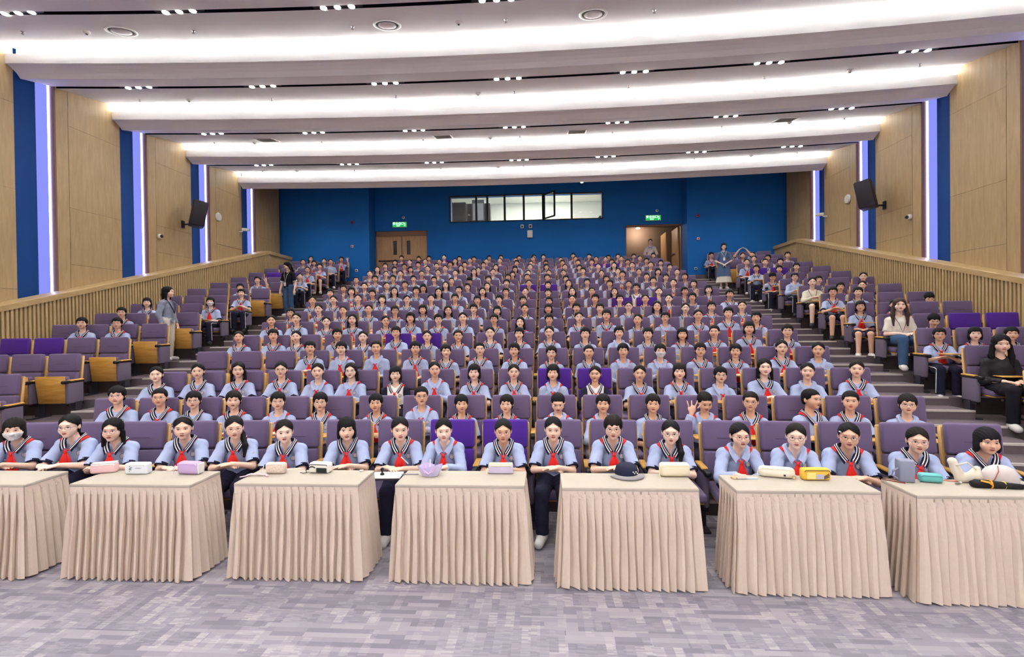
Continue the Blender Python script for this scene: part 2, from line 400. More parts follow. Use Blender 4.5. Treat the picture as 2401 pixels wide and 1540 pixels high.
# closed double door
d1 = empty('door_1', ((DL[0] + DL[1]) / 2, YB + .10, BZ0)); tag(d1, 'closed oak double door with two narrow glass slits', kind='structure')
W = (DL[1] - DL[0]); Hd = DTOP - BZ0
fr = MB().box((-W / 2, -.06, 0), (-W / 2 + .03, .1, Hd)).box((W / 2 - .03, -.06, 0), (W / 2, .1, Hd)).box((-W / 2, -.06, Hd - .19), (W / 2, .1, Hd)).build('frame', mat('door_frame', (140, 100, 76), .5), d1)
for s in (-1, 1):
    cx = s * W / 4; hw = W / 4 - .018
    slit = s * .275
    lf = MB()
    # leaf with a slit opening
    x0, x1 = cx - hw, cx + hw; a, b = slit - .075, slit + .075; za, zb = 1.10, 1.66
    lf.box((x0, -.02, 0), (a, .03, Hd - .19)).box((b, -.02, 0), (x1, .03, Hd - .19)).box((a, -.02, 0), (b, .03, za)).box((a, -.02, zb), (b, .03, Hd - .19))
    leaf = lf.build('leaf', M_doorwood, d1)
    MB().box((a, .0, za), (b, .012, zb)).build('glass_slit', mat('dark_glass', (52, 54, 58), .15, .5), leaf)
    MB().box((cx - .42, -.07, .84), (cx + .42, -.035, .88)).box((cx - .40, -.05, .83), (cx - .36, -.02, .89)).box((cx + .36, -.05, .83), (cx + .40, -.02, .89)).build('push_bar', M_black, leaf)
# open doorway with corridor
M_corr = mat('corridor_wall', (120, 98, 84), .7, .3)
cor = MB()
cor.box((3.0, 21.6, 2.9), (7.2, 21.7, 6.2)).box((2.9, YB + T, 2.9), (3.0, 21.7, 6.2)).box((7.1, YB + T, 2.9), (7.2, 21.7, 6.2)).box((2.9, YB + T, 6.1), (7.2, 21.7, 6.2))
co = cor.build('wall_corridor', M_corr); tag(co, 'brown corridor behind the open doorway', kind='structure')
cf = MB().box((2.9, YB, BZ0 - .08), (7.2, 21.7, BZ0 - .005)).build('floor', M_tier); tag(cf, 'corridor floor', kind='structure')
d2 = empty('door_2', (DR[1], YB + .1, BZ0)); tag(d2, 'open oak double doorway with a leaf folded back', kind='structure')
MB().box((-.035, -.06, 0), (0, .12, 2.04)).box((DR[0] - DR[1], -.06, 0), (DR[0] - DR[1] + .035, .12, 2.04)).box((DR[0] - DR[1], -.06, 1.98), (0, .12, 2.04)).build('frame', mat('door_frame2', (140, 100, 76), .5), d2)
lf2 = MB().box((-.10, .14, 0), (-.05, 1.1, 1.96)).build('leaf', M_doorwood, d2)
MB().box((-.16, .5, .98), (-.10, .95, 1.02)).build('push_bar', M_steel, lf2)
lf3 = MB().box((-.30, 1.15, 0), (-.25, 2.0, 1.96)).build('leaf', M_doorwood, d2)
pl = bpy.data.lights.new('corridor_lamp', 'POINT'); pl.energy = 24; pl.color = (1, .88, .72); pl.shadow_soft_size = .08
cl = empty('corridor_lamp', (4.75, 21.2, 6.02)); tag(cl, 'small round lamp on the corridor ceiling', 'lamp')
MB().lathe([(.09, 0), (.09, .03), (.05, .06)], 12).build('shade', emat('corridor_glow', (255, 240, 215), 4), cl)
plo = bpy.data.objects.new('corridor_light', pl); link(plo, cl); plo.location = (0, -.1, -.15)
# ---- control room behind the window
M_room = mat('room_white', (226, 228, 222), .8, .2)
cr = MB()
cr.box((-3.4, 22.4, 5.0), (3.4, 22.5, 7.6)).box((-3.5, YB + T, 5.0), (-3.4, 22.5, 7.6)).box((3.4, YB + T, 5.0), (3.5, 22.5, 7.6)).box((-3.5, YB + T, 4.9), (3.5, 22.5, 5.0)).box((-3.5, YB + T, 7.55), (3.5, 22.5, 7.65))
cro = cr.build('wall_control_room', M_room); tag(cro, 'white walls of the lit control room', kind='structure')
rl = empty('ceiling_panel_light', (0.3, 20.8, 7.53)); tag(rl, 'rectangular lit panel on the control room ceiling', 'ceiling light')
MB().box((-1.6, -.3, 0), (1.6, .3, .02)).build('diffuser', emat('room_panel', (250, 250, 240), 17), rl)
MB().box((-1.64, -.34, .002), (1.64, .34, .03)).build('frame', M_white, rl)
win = empty('window_1', (0, YB, WZ[0])); tag(win, 'long dark-framed control room window with one sash swung open', kind='structure')
H = WZ[1] - WZ[0]; MUL = [-1.92, -1.48, -.80, -.05, .70, 1.81]; M_fr = mat('window_frame', (34, 32, 36), .5)
xl, xr = WXW
MB().box((xl - .04, -.04, -.03), (xr + .04, .06, 0)).box((xl - .04, -.04, H), (xr + .04, .06, H + .04)).box((xl - .04, -.04, 0), (xl, .06, H)).box((xr, -.04, 0), (xr + .04, .06, H)).build('frame', M_fr, win)
ed = [xl] + MUL + [xr]
for x in MUL: MB().box((x - .04, -.02, 0), (x + .04, .05, H)).build('mullion', M_fr, win)
for i in range(len(ed) - 1):
    if i == 5: continue
    MB().box((ed[i], .01, 0), (ed[i + 1], .018, H)).build('pane', M_glass, win)
sash = empty('sash', (0.74, -.02, 0)); sash.parent = win; sash.rotation_euler = (0, 0, math.radians(-52))
MB().box((0, -.03, 0), (.05, .02, H)).box((.62, -.03, 0), (.67, .02, H)).box((0, -.03, 0), (.67, .02, .05)).box((0, -.03, H - .05), (.67, .02, H)).build('sash_frame', M_fr, sash)
MB().box((.05, -.01, .05), (.62, -.004, H - .05)).build('pane', M_glass, sash)
# inside the control room
def thing_box(name, label, cat, loc, parts, group=None):
    t = empty(name, loc); tag(t, label, cat, group)
    for (pn, lo, hi, m) in parts: MB().box(lo, hi).build(pn, m, t)
    return t
M_grey = mat('equipment_grey', (128, 132, 132), .5); M_dk = mat('equipment_dark', (44, 46, 50), .5); M_blg = mat('equipment_bluegrey', (120, 132, 142), .5)
thing_box('loudspeaker_cabinet', 'tall black loudspeaker cabinet at the end of the control room window', 'speaker', (-2.75, 19.8, 5.01), [('cabinet', (-.28, 0, 0), (.28, .5, 2.0), M_dk), ('grille', (-.24, -.02, .1), (.24, 0, 1.9), M_black)])
thing_box('air_conditioner', 'grey floor-standing air conditioner between dark cabinets in control room', 'air conditioner', (-2.03, 20.4, 5.0), [('body', (-.26, 0, 0), (.26, .4, 2.25), M_grey), ('vent', (-.22, -.02, 1.4), (.22, 0, 2.1), M_white), ('side_post', (-.50, .02, 0), (-.27, .4, 2.1), M_dk), ('side_post', (.27, .02, 0), (.50, .4, 2.1), M_dk)])
thing_box('wall_cabinet', 'blue-grey cabinet on the control room wall with white door', 'cabinet', (-.75, 21.9, 5.6), [('body', (-.75, 0, .2), (.75, .4, .95), M_blg), ('door', (-.45, -.02, .25), (.1, 0, .9), M_white)])
thing_box('control_desk', 'low control desk below the window with two monitors', 'desk', (0, 19.5, 5.005), [('worktop', (-1.4, 0, .98), (2.4, .6, 1.02), M_white), ('monitor', (-.75, .2, 1.03), (-.15, .24, 1.19), M_dk), ('monitor', (-.05, .2, 1.03), (.4, .24, 1.17), M_dk), ('leg', (-1.35, .05, 0), (-1.3, .55, .98), M_dk), ('leg', (2.3, .05, 0), (2.35, .55, .98), M_dk)])
t = empty('control_room_door', (2.0, 22.36, 5.0)); tag(t, 'plain oak door on the far wall of the control room', 'door')
MB().box((-.48, 0, 0), (.48, .05, 1.75)).build('leaf', M_doorwood, t); MB().box((-.52, .0, 0), (-.48, .06, 1.79)).box((.48, .0, 0), (.52, .06, 1.79)).box((-.52, 0, 1.75), (.52, .06, 1.79)).build('frame', M_doorwood, t)
MB().box((-.40, -.05, .8), (-.37, 0, 1.0)).build('handle', M_steel, t)
# ================================================================= who sits where  (seat : sideways cm : up cm : kind)
# kinds: b short hair, c cropped, g tied back, l long, p ponytail over shoulder, f fringe, h headband ; G glasses, m mask, p plain collar, w white vest
CENTRE = {
    1: '0:-1:6:fm 1:9:6:gG 2:-7:2:lG 3:2:2:h 4:0:3:pG 5:-1:-3:g 6:4:1:f 7:4:-1:g 8:-3:1:gp 9:0:-2:gG 10:-4:1:g 11:-4:1:bG 12:-3:-1:pG 13:2:-5:gGp 14:0:-6:gGp 15:-8:-6:gG 16:-9:-6:gG 17:-9:-6:f',
    2: '0:13:6:bG 1:9:6:cG 2:-5:3:bG 3:-11:-2:b 4:-12:-2:bGp 5:-13:-4:bG 6:3:-3:b 7:1:2:cGp 8:-5:-5:b 9:-2:-5:b 10:2:-6:cp 11:-2:-6:bp 12:0:-6:b 13:7:-6:cp 14:3:-5:cG 15:0:-2:c 16:-1:-2:c 17:1:-5:bGp',
    3: '0:-11:-2:g 1:-7:4:g 2:-7:5:l 3:0:4:gG 4:-2:-1:gp 5:-7:1:lGp 6:-2:-2:fw 7:-3:3:gp 8:0:-3:f 9:-3:1:g 10:0:-6:fp 11:-1:-5:gw 12:2:-5:g 13:0:-2:f 14:-4:-5:bGp 15:-3:1:l 16:-1:-2:gp 17:4:3:g',
    4: '3:-3:6:b 4:-4:3:bp 5:-4:6:cp 6:1:5:b 7:-5:-2:b 8:-4:3:c 9:-3:-3:b 10:-2:-5:bG 11:-1:-3:c 12:-2:-6:bp 13:-2:-5:bmp 14:-1:-3:bG 15:-1:-4:b 16:5:-2:g 17:6:-6:gp',
    5: '0:-8:1:g 1:-3:-2:b 2:-12:-1:g 3:0:-1:b 4:-4:-5:g 5:2:4:b 6:0:-2:g 7:0:-5:c 8:1:-1:g 9:0:-2:b 10:-6:-2:g 11:1:-6:b 12:4:1:bp 13:-1:-6:b 14:-1:-6:f 15:1:-3:c 16:-2:2:f 17:4:-5:bG',
    6: '0:-2:4:g 1:-3:6:g 2:-4:3:g 3:-3:2:l 4:2:2:g 5:0:5:f 6:0:6:bG 7:-4:4:g 8:1:3:bG 9:-2:-5:l 10:-4:3:b 11:-3:1:g 12:-3:4:b 13:1:-6:g 14:-6:1:bGp 15:-4:1:g 16:-2:6:b 17:-4:-1:b',
    7: '0:-6:-5:b 1:0:3:g 2:-4:3:g 3:-5:1:g 4:-6:-1:bG 5:2:2:f 6:0:-1:lp 7:3:-2:b 8:-1:-3:f 9:-1:1:g 10:-2:1:f 11:-2:-1:b 12:-8:-1:b 13:-4:2:gG 14:-1:-2:l 15:-1:-3:g 16:-4:-2:b 17:3:-2:g',
    8: '0:-6:2:g 1:-8:6:g 2:-6:6:g 3:-5:6:f 4:-5:4:g 5:-1:6:g 6:1:5:b 7:-1:-2:b 8:-5:1:b 9:-5:-3:b 10:-2:-4:bG 11:-5:-3:g 12:-7:-5:b 13:-8:-5:b 14:-6:-5:g 15:-6:-5:g 16:-10:-1:b 17:8:6:b',
    9: '0:1:1:b 1:-4:6:f 2:-2:1:b 3:-5:6:l 4:-6:5:b 5:-2:-1:l 6:-4:4:b 7:-1:1:l 8:3:-1:b 9:-4:-2:g 10:-2:-5:b 11:4:-5:l 12:-5:-2:c 13:-4:-4:l 14:-6:2:bGw 15:-10:-5:g 16:-6:-6:b 17:-5:-4:f',
    10: '0:-4:-4:b 1:-2:-2:g 2:0:-1:g 3:-1:3:b 4:-11:-2:l 5:-2:1:l 6:3:-5:b 7:0:-4:l 8:-2:6:b 9:0:3:g 10:-2:-1:b 11:-1:-3:l 12:-8:6:b 13:-3:-2:b 14:-12:-5:g 15:-3:6:b 16:-4:-6:g 17:-9:-6:b',
    11: '0:-5:6:c 1:-5:6:bG 2:-5:6:bG 3:-3:6:b 4:2:4:b 5:-6:-4:c 6:-6:2:b 7:-4:3:b 8:-6:6:b 9:-4:1:c 10:-2:4:b 11:-5:-4:b 13:-3:-6:b 14:-10:5:b 15:-2:1:b 16:-5:-5:b 17:-4:-5:b',
    12: '0:2:4:g 1:-5:6:g 2:-10:5:g 3:-4:2:g 4:-6:6:g 5:-8:6:g 6:-4:6:l 7:-3:6:g 8:2:1:f 9:-3:3:g 10:2:-2:g 11:-7:-4:g 12:-4:2:b 13:-4:-6:g 14:-10:1:g 15:-3:-2:g 16:-5:-6:f 17:-3:-5:g',
    13: '0:-6:5:l 1:-5:6:f 2:-7:6:f 3:-6:6:g 4:-4:6:g 5:-5:3:l 6:-3:1:g 7:-1:6:l 8:4:6:l 9:-3:5:g 10:-3:5:f 11:-2:2:g 12:-10:1:f 13:-3:1:g 14:-8:2:l 15:-5:3:g 16:-5:3:g 17:-2:-6:b',
    14: '0:-7:3:bG 1:3:2:bG 2:-3:6:b 3:4:5:c 4:-4:5:b 5:-7:6:b 6:1:6:b 8:5:6:b 9:-1:6:c 10:-5:6:b 11:-5:4:b 12:-5:6:b 13:-13:5:b 14:-3:3:b 15:-7:4:b 16:1:4:b 17:-8:-3:b',
    15: '0:0:6:f 1:-2:6:g 2:0:6:g 3:-4:6:g 4:-2:6:l 5:-3:6:g 6:1:5:g 7:-5:4:g 8:-3:6:c 9:5:6:g 11:-6:5:c 12:-9:1:g 13:8:2:g 14:-13:2:g 15:-13:-1:g 16:-5:-3:g',
    16: '0:-2:5:b 1:8:6:b 2:-8:4:b 3:-5:6:g 4:-2:2:b 5:-1:2:b 6:2:6:b 7:-9:6:b 8:5:3:b 9:6:5:b 10:-13:3:b 12:-12:2:b 13:-7:-3:b 14:8:-6:b 15:-11:-4:b 16:-9:-3:b 17:6:-5:b',
}
SIDE_L = '6:2:-16:1:bG 6:1:-7:0:bG 7:2:-18:1:bG 8:3:18:2:f 8:0:-5:6:fm 9:0:7:8:b 10:1:6:4:b 11:1:-1:6:b 12:0:18:2:g 13:0:0:8:gG 14:0:1:8:b 15:2:7:5:g 16:2:-5:4:l 15:1:-5:6:f 16:1:-7:-1:g 15:0:-6:8:g 16:0:-4:7:b'
SIDE_R = '4:0:-10:-9:A 5:0:3:-9:bG 5:1:-4:-9:f 5:2:-11:-9:b 6:0:14:8:W 6:1:0:-5:b 7:0:-2:-7:fG 7:1:1:-3:g 8:0:-4:1:bG 8:1:-9:0:b 8:3:8:-8:b 9:0:-9:-3:H 9:1:5:-5:b 9:2:-3:-2:g 10:0:5:4:bGp 10:1:4:-7:b 10:3:-4:-2:g 11:0:-9:-9:b 12:2:-14:-4:b 12:0:-5:-5:b 12:1:-3:-7:b 13:0:-2:-1:g 13:1:-3:-2:c 13:2:-13:3:b 14:1:4:-1:g 14:2:-7:-3:b 14:3:-10:5:b 15:1:3:-7:g 15:2:-18:-4:g 16:0:-18:-9:g'
SIDE_L += ' 3:1:0:0:b'
PURPLE = {(1, 8), (1, 9), (3, 10), (3, 11), (5, 5), (5, 6), (8, 13), (8, 14), (10, 9), (10, 10), (14, 13), (14, 14), (16, 3)}
PURPLE_L = {(5, 2), (5, 3), (13, 1), (13, 2)}; PURPLE_R = {(6, 2), (6, 3), (12, 0), (12, 1)}
def seat_s(block, k):
    if block == 'C': return (k - 8.5) * PITCH
    return -(6.715 + PITCH * (k + .5)) if block == 'L' else 6.64 + PITCH * (k + .5)
def seat_xf(block, n, k):
    x, y, a = arc(seat_s(block, k), rowD(n)); return (x, y, rowz(n)), -a
OCC = {}
for n, t in CENTRE.items():
    for q in t.split():
        k, dx, dz, ty = q.split(':'); OCC[('C', n, int(k))] = (int(dx) / 100, int(dz) / 100, ty)
for B, t in (('L', SIDE_L), ('R', SIDE_R)):
    for q in t.split():
        n, k, dx, dz, ty = q.split(':'); OCC[(B, int(n), int(k))] = (int(dx) / 100, int(dz) / 100, ty)
SUF = {'C': '%s row behind tables, %s seat from closed-door aisle', 'L': '%s row, %s seat from aisle, slat-wall block near closed doors', 'R': '%s row, %s seat from aisle, slat-wall block near open doorway'}
def where(block, n, k): return SUF[block] % (ORD[n - 1], ORD[k])

# ================================================================= chairs
TILT = Matrix.Rotation(math.radians(-7), 4, 'X')
def TA(y, z): return Matrix.Translation((0, y, z)) @ TILT
back_me = rbox('backrest', (.462, .075, .287), .026, M_chair, 3, (0, 0, 0), TA(-.035, .857))
crease = MB().box((-.10, -.0412, -.028), (.10, -.0388, -.024), M=TA(-.035, .857)).mesh('crease', [mat('crease_thread', (80, 66, 90), .9)])
lumb_me = rbox('lumbar_pad', (.452, .085, .27), .024, M_chair, 3, (0, 0, 0), TA(-.066, .572))
shell_me = rbox('back_shell', (.488, .030, .60), .012, M_cedge, 2, (0, 0, 0), TA(.006, .665))
wing_me = rbox('side_edge', (.010, .040, .56), .004, M_cedge, 1, (0, 0, 0), TA(-.004, .66))
seatd_me = rbox('seat', (.455, .43, .085), .028, M_chair, 3, (0, -.315, .385))
pand_me = rbox('seat_pan', (.42, .38, .02), .006, M_cwood, 1, (0, -.31, .333))
UPM = Matrix.Translation((0, -.255, .45)) @ Matrix.Rotation(math.radians(-82), 4, 'X')
seatu_me = rbox('seat', (.455, .40, .085), .028, M_chair, 3, (0, 0, .03), UPM)
panu_me = rbox('seat_pan', (.44, .43, .022), .006, M_cwood, 1, (0, 0, -.022), UPM)
side_me = rbox('side_panel', (.058, .30, .34), .028, M_seatgrey, 3, (0, -.20, .40))
frame_me = MB().box((-.020, -.33, .20), (.020, -.05, .575)).box((-.026, -.40, .553), (.026, -.04, .580)).mesh('arm_frame', [M_black])
arm_me = rbox('armrest', (.064, .26, .024), .01, M_cwood, 2, (0, -.17, .592))
hinge_me = rbox('tablet_hinge', (.058, .12, .052), .016, M_black, 2, (0, -.36, .572))
ped_me = MB().box((-.028, -.22, 0), (.028, -.10, .30)).box((-.035, -.36, 0), (.035, .0, .022)).mesh('pedestal', [M_dark])
tab_me = rbox('writing_tablet', (.27, .20, .016), .006, M_cwood, 1, (.12, -.47, .608))
def chair_parts(up): return [back_me, lumb_me, shell_me, seatu_me if up else seatd_me, panu_me if up else pand_me]
def build_chair(block, n, k, up, purple, end):
    loc, rz = seat_xf(block, n, k)
    r = empty('auditorium_chair', loc, rz)
    col = 'vivid purple' if purple else 'grey-purple'
    tag(r, '%s%s auditorium chair, %s' % ('empty ' if up else '', col, where(block, n, k)), 'chair', 'auditorium chairs in tiered rows')
    fm = M_purple if purple else M_chair
    b = obj('backrest', back_me, r, fm); obj('lumbar_pad', lumb_me, r, fm); obj('back_shell', shell_me, r)
    if n <= 9 and not purple: obj('crease', crease, b)
    if n <= 8 or block != 'C':
        for sx in (-.2405, .2405): obj('side_edge', wing_me, r, loc=(sx, 0, 0))
    st = obj('seat', seatu_me if up else seatd_me, r, fm); obj('seat_pan', panu_me if up else pand_me, st)
    sides = [-.275] + ([.275] if end else [])
    for sx in sides:
        p = obj('side_panel', side_me, r, loc=(sx, 0, 0)); obj('armrest', arm_me, p); obj('arm_frame', frame_me, p)
        if n <= 9 or block != 'C': obj('tablet_hinge', hinge_me, p)
        obj('pedestal', ped_me, r, loc=(sx, 0, 0))
    if not up and (block != 'C' or n <= 6) and n > 1: obj('writing_tablet', tab_me, r, loc=(-.14, 0, 0))
    return r
STUFF_CHAIRS = []
for n in range(1, NROW + 1):
    for B, cnt in (('L', 4), ('C', 18), ('R', 4)):
        if B != 'C' and n < 3: continue
        for k in range(cnt):
            up = (B, n, k) not in OCC
            pur = (n, k) in {'C': PURPLE, 'L': PURPLE_L, 'R': PURPLE_R}[B]
            end = (B == 'C' and k == 17) or (B == 'L' and k == 0) or (B == 'R' and k == 3)
            if n <= 12: build_chair(B, n, k, up, pur, end)
            else: STUFF_CHAIRS.append((B, n, k, up, pur, end))
def to_np(me):
    v = np.empty(len(me.vertices) * 3, np.float32); me.vertices.foreach_get('co', v); v = v.reshape(-1, 3)
    me.calc_loop_triangles(); t = np.empty(len(me.loop_triangles) * 3, np.int32); me.loop_triangles.foreach_get('vertices', t)
    return v, t.reshape(-1, 3)
def lowbox(c, s, M=None):
    mb = MB().box([c[i] - s[i] / 2 for i in range(3)], [c[i] + s[i] / 2 for i in range(3)], M=M)
    return np.array(mb.v, np.float32), np.array(mb.f, np.int32)
LB = {'back': rbox('tmp_b', (.462, .075, .287), .022, M_chair, 1, (0, 0, 0), TA(-.035, .857)), 'lum': rbox('tmp_l', (.452, .085, .27), .02, M_chair, 1, (0, 0, 0), TA(-.066, .572)),
      'su': rbox('tmp_su', (.455, .40, .085), .02, M_chair, 1, (0, 0, .03), UPM), 'sd': rbox('tmp_sd', (.455, .43, .085), .02, M_chair, 1, (0, -.315, .385)),
      'sh': rbox('tmp_sh', (.492, .032, .60), .01, M_cwood, 1, (0, 0, 0), TA(.006, .665)), 'pu': rbox('tmp_pu', (.44, .43, .022), .005, M_cwood, 1, (0, 0, -.022), UPM),
      'si': rbox('tmp_si', (.058, .34, .34), .02, M_seatgrey, 1, (-.275, -.25, .40)), 'ar': rbox('tmp_ar', (.064, .26, .024), .008, M_cwood, 1, (-.275, -.17, .592)), 'pe': ped_me}
LN = {k: to_np(m) for k, m in LB.items()}
for k, m in LB.items():
    if m is not ped_me: bpy.data.meshes.remove(m)
def xform(v, loc, rz, sc=1.0):
    c, s = math.cos(rz), math.sin(rz); v = v * sc
    return np.stack([c * v[:, 0] - s * v[:, 1] + loc[0], s * v[:, 0] + c * v[:, 1] + loc[1], v[:, 2] + loc[2]], -1)
VV = []; FF = []; MI = []; base = 0
for (B, n, k, up, pur, end) in STUFF_CHAIRS:
    loc, rz = seat_xf(B, n, k)
    pieces = [('back', 1 if pur else 0), ('lum', 1 if pur else 0), ('su' if up else 'sd', 1 if pur else 0), ('sh', 2), ('si', 3), ('ar', 2), ('pe', 4)] + ([('pu', 2)] if up else [])
    for key, mi in pieces:
        v, f = LN[key]
        if key == 'pe': v = v + np.array([-.275, 0, 0], np.float32)
        VV.append(xform(v, loc, rz)); FF.append(f + base); MI.append(np.full(len(f), mi)); base += len(v)
so = obj('auditorium_chairs', mesh_np('auditorium_chairs', np.concatenate(VV), np.concatenate(FF), [M_chair, M_purple, M_cwood, M_seatgrey, M_dark], np.concatenate(MI), True))
tag(so, 'last four rows of auditorium chairs below the back wall', 'chairs', kind='stuff')
# ================================================================= people: distance fields -> surface nets
F4 = np.float32
def V(*a): return np.array(a, F4)
def cap(P, a, b, ra, rb):
    pa = P - a; ba = b - a
    t = np.clip((pa @ ba) / max(1e-9, float(ba @ ba)), 0, 1)
    q = pa - t[..., None] * ba
    return np.sqrt(np.einsum('...i,...i', q, q)) - (ra + (rb - ra) * t)
def ell(P, c, r, R=None):
    q = P - c
    if R is not None: q = q @ R
    k0 = np.sqrt(np.einsum('...i,...i', q / r, q / r)); k1 = np.sqrt(np.einsum('...i,...i', q / (r * r), q / (r * r))) + 1e-9
    return k0 * (k0 - 1) / k1
def smin(a, b, k):
    h = np.clip(.5 + .5 * (b - a) / k, 0, 1); return b * (1 - h) + a * h - k * h * (1 - h)
def smax(a, b, k): return -smin(-a, -b, k)
class Field:
    def __init__(s, lo, hi, h):
        s.lo = np.array(lo, F4); s.h = h; s.n = np.ceil((np.array(hi) - s.lo) / h).astype(int) + 1
        s.d = np.full(s.n, .3, F4)
    def copy(s):
        f = Field.__new__(Field); f.lo, f.h, f.n, f.d = s.lo, s.h, s.n, s.d.copy(); return f
    def win(s, lo, hi):
        i0 = np.clip(np.floor((lo - s.lo) / s.h).astype(int), 0, s.n); i1 = np.clip(np.ceil((hi - s.lo) / s.h).astype(int) + 1, 0, s.n)
        if (i1 <= i0).any(): return None, None
        ax = [s.lo[i] + s.h * np.arange(i0[i], i1[i], dtype=F4) for i in range(3)]
        P = np.stack(np.meshgrid(*ax, indexing='ij'), -1)
        return tuple(slice(a, b) for a, b in zip(i0, i1)), P
    def add(s, fn, lo, hi, k=.015, pad=.055):
        sl, P = s.win(np.array(lo, F4) - pad, np.array(hi, F4) + pad)
        if sl is None: return
        s.d[sl] = smin(s.d[sl], fn(P).astype(F4), k)
    def cut(s, fn, k=.004):
        sl, P = s.win(s.lo - 1, s.lo + s.n * s.h + 1); s.d = smax(s.d, fn(P).astype(F4), k)
    def c(s, a, b, ra, rb, k=.015):
        a = np.array(a, F4); b = np.array(b, F4); m = max(ra, rb)
        s.add(lambda P: cap(P, a, b, ra, rb), np.minimum(a, b) - m, np.maximum(a, b) + m, k)
    def e(s, c, r, k=.015, R=None):
        c = np.array(c, F4); r = np.array(r, F4); m = r if R is None else r.max()
        s.add(lambda P: ell(P, c, r, R), c - m, c + m, k)
    def nets(s): return surface_nets(s.d, s.lo, s.h)
def surface_nets(d, lo, h):
    s = d < 0
    c = np.zeros(np.array(d.shape) - 1, np.int8)
    off = [(i, j, k) for i in (0, 1) for j in (0, 1) for k in (0, 1)]
    def sh(a, o): return a[o[0]:a.shape[0] - 1 + o[0], o[1]:a.shape[1] - 1 + o[1], o[2]:a.shape[2] - 1 + o[2]]
    for o in off: c += sh(s, o)
    act = (c > 0) & (c < 8)
    I = np.argwhere(act); idx = np.full(c.shape, -1, np.int32); idx[act] = np.arange(len(I))
    vals = np.stack([d[I[:, 0] + o[0], I[:, 1] + o[1], I[:, 2] + o[2]] for o in off], 1)
    acc = np.zeros((len(I), 3), F4); cnt = np.zeros(len(I), F4)
    for a in range(8):
        for b in range(a + 1, 8):
            oa, ob = np.array(off[a]), np.array(off[b])
            if np.abs(oa - ob).sum() != 1: continue
            va, vb = vals[:, a], vals[:, b]; cr = (va < 0) != (vb < 0)
            t = np.where(cr, va / np.where(cr, va - vb, 1), 0)
            acc += np.where(cr[:, None], oa + (ob - oa) * t[:, None], 0); cnt += cr
    v = lo + (I + acc / cnt[:, None]) * h
    quads = []
    for ax in range(3):
        u, w = [(1, 2), (2, 0), (0, 1)][ax]
        sl0 = [slice(None)] * 3; sl1 = [slice(None)] * 3; sl0[ax] = slice(0, -1); sl1[ax] = slice(1, None)
        a, b = s[tuple(sl0)], s[tuple(sl1)]; ch = a != b
        E_ = np.argwhere(ch); E_ = E_[(E_[:, u] > 0) & (E_[:, w] > 0) & (E_[:, u] < c.shape[u]) & (E_[:, w] < c.shape[w])]
        if not len(E_): continue
        pos = a[E_[:, 0], E_[:, 1], E_[:, 2]]
        def g(du, dw):
            q = E_.copy(); q[:, u] -= du; q[:, w] -= dw; return idx[q[:, 0], q[:, 1], q[:, 2]]
        Q = np.stack([g(1, 1), g(0, 1), g(0, 0), g(1, 0)], 1)
        Q[~pos] = Q[~pos][:, ::-1]
        quads.append(Q)
    q = np.concatenate(quads); q = q[(q >= 0).all(1)]
    return v.astype(F4), q

# ---------------------------------------------------------------- head
HS = V(.97, .96, .88)
HS1 = V(.97, .96, .90)
def headsdf(P):
    d = ell(P, V(0, .012, .030), V(.074, .091, .087))
    d = smin(d, ell(P, V(0, -.027, -.032), V(.060, .061, .076)), .035)
    for sx in (-1, 1): d = smin(d, ell(P, V(sx * .036, -.050, -.030), V(.030, .032, .034)), .024)
    d = smin(d, ell(P, V(0, -.066, -.089), V(.024, .021, .017)), .024)
    d = smin(d, ell(P, V(0, -.077, .034), V(.047, .012, .016)), .020)
    for sx in (-1, 1): d = smax(d, -ell(P, V(sx * .031, -.1015, .004), V(.019, .013, .010)), .010)
    d = smin(d, cap(P, V(0, -.084, .008), V(0, -.0985, -.026), .005, .0092), .010)
    for sx in (-1, 1): d = smin(d, ell(P, V(sx * .0115, -.092, -.029), V(.0075, .008, .006)), .007)
    d = smin(d, ell(P, V(0, -.082, -.056), V(.021, .010, .013)), .012)
    for sx in (-1, 1): d = smin(d, ell(P, V(sx * .076, .014, -.008), V(.009, .019, .031)), .008)
    return d
def surf_y(x, z):
    a, b = -.16, -.02
    for _ in range(22):
        m = (a + b) / 2
        if headsdf(V(x, m, z)[None])[0] > 0: a = m
        else: b = m
    return b
def ell_mesh(c, r, nu=10, nv=6):
    vs = []; fs = []
    for i in range(nv + 1):
        th = math.pi * i / nv
        for j in range(nu):
            ph = 2 * math.pi * j / nu; vs.append((c[0] + r[0] * math.sin(th) * math.cos(ph), c[1] + r[1] * math.sin(th) * math.sin(ph), c[2] + r[2] * math.cos(th)))
    for i in range(nv):
        for j in range(nu): fs.append((i * nu + j, (i + 1) * nu + j, (i + 1) * nu + (j + 1) % nu, i * nu + (j + 1) % nu))
    return vs, fs
FACE = {}
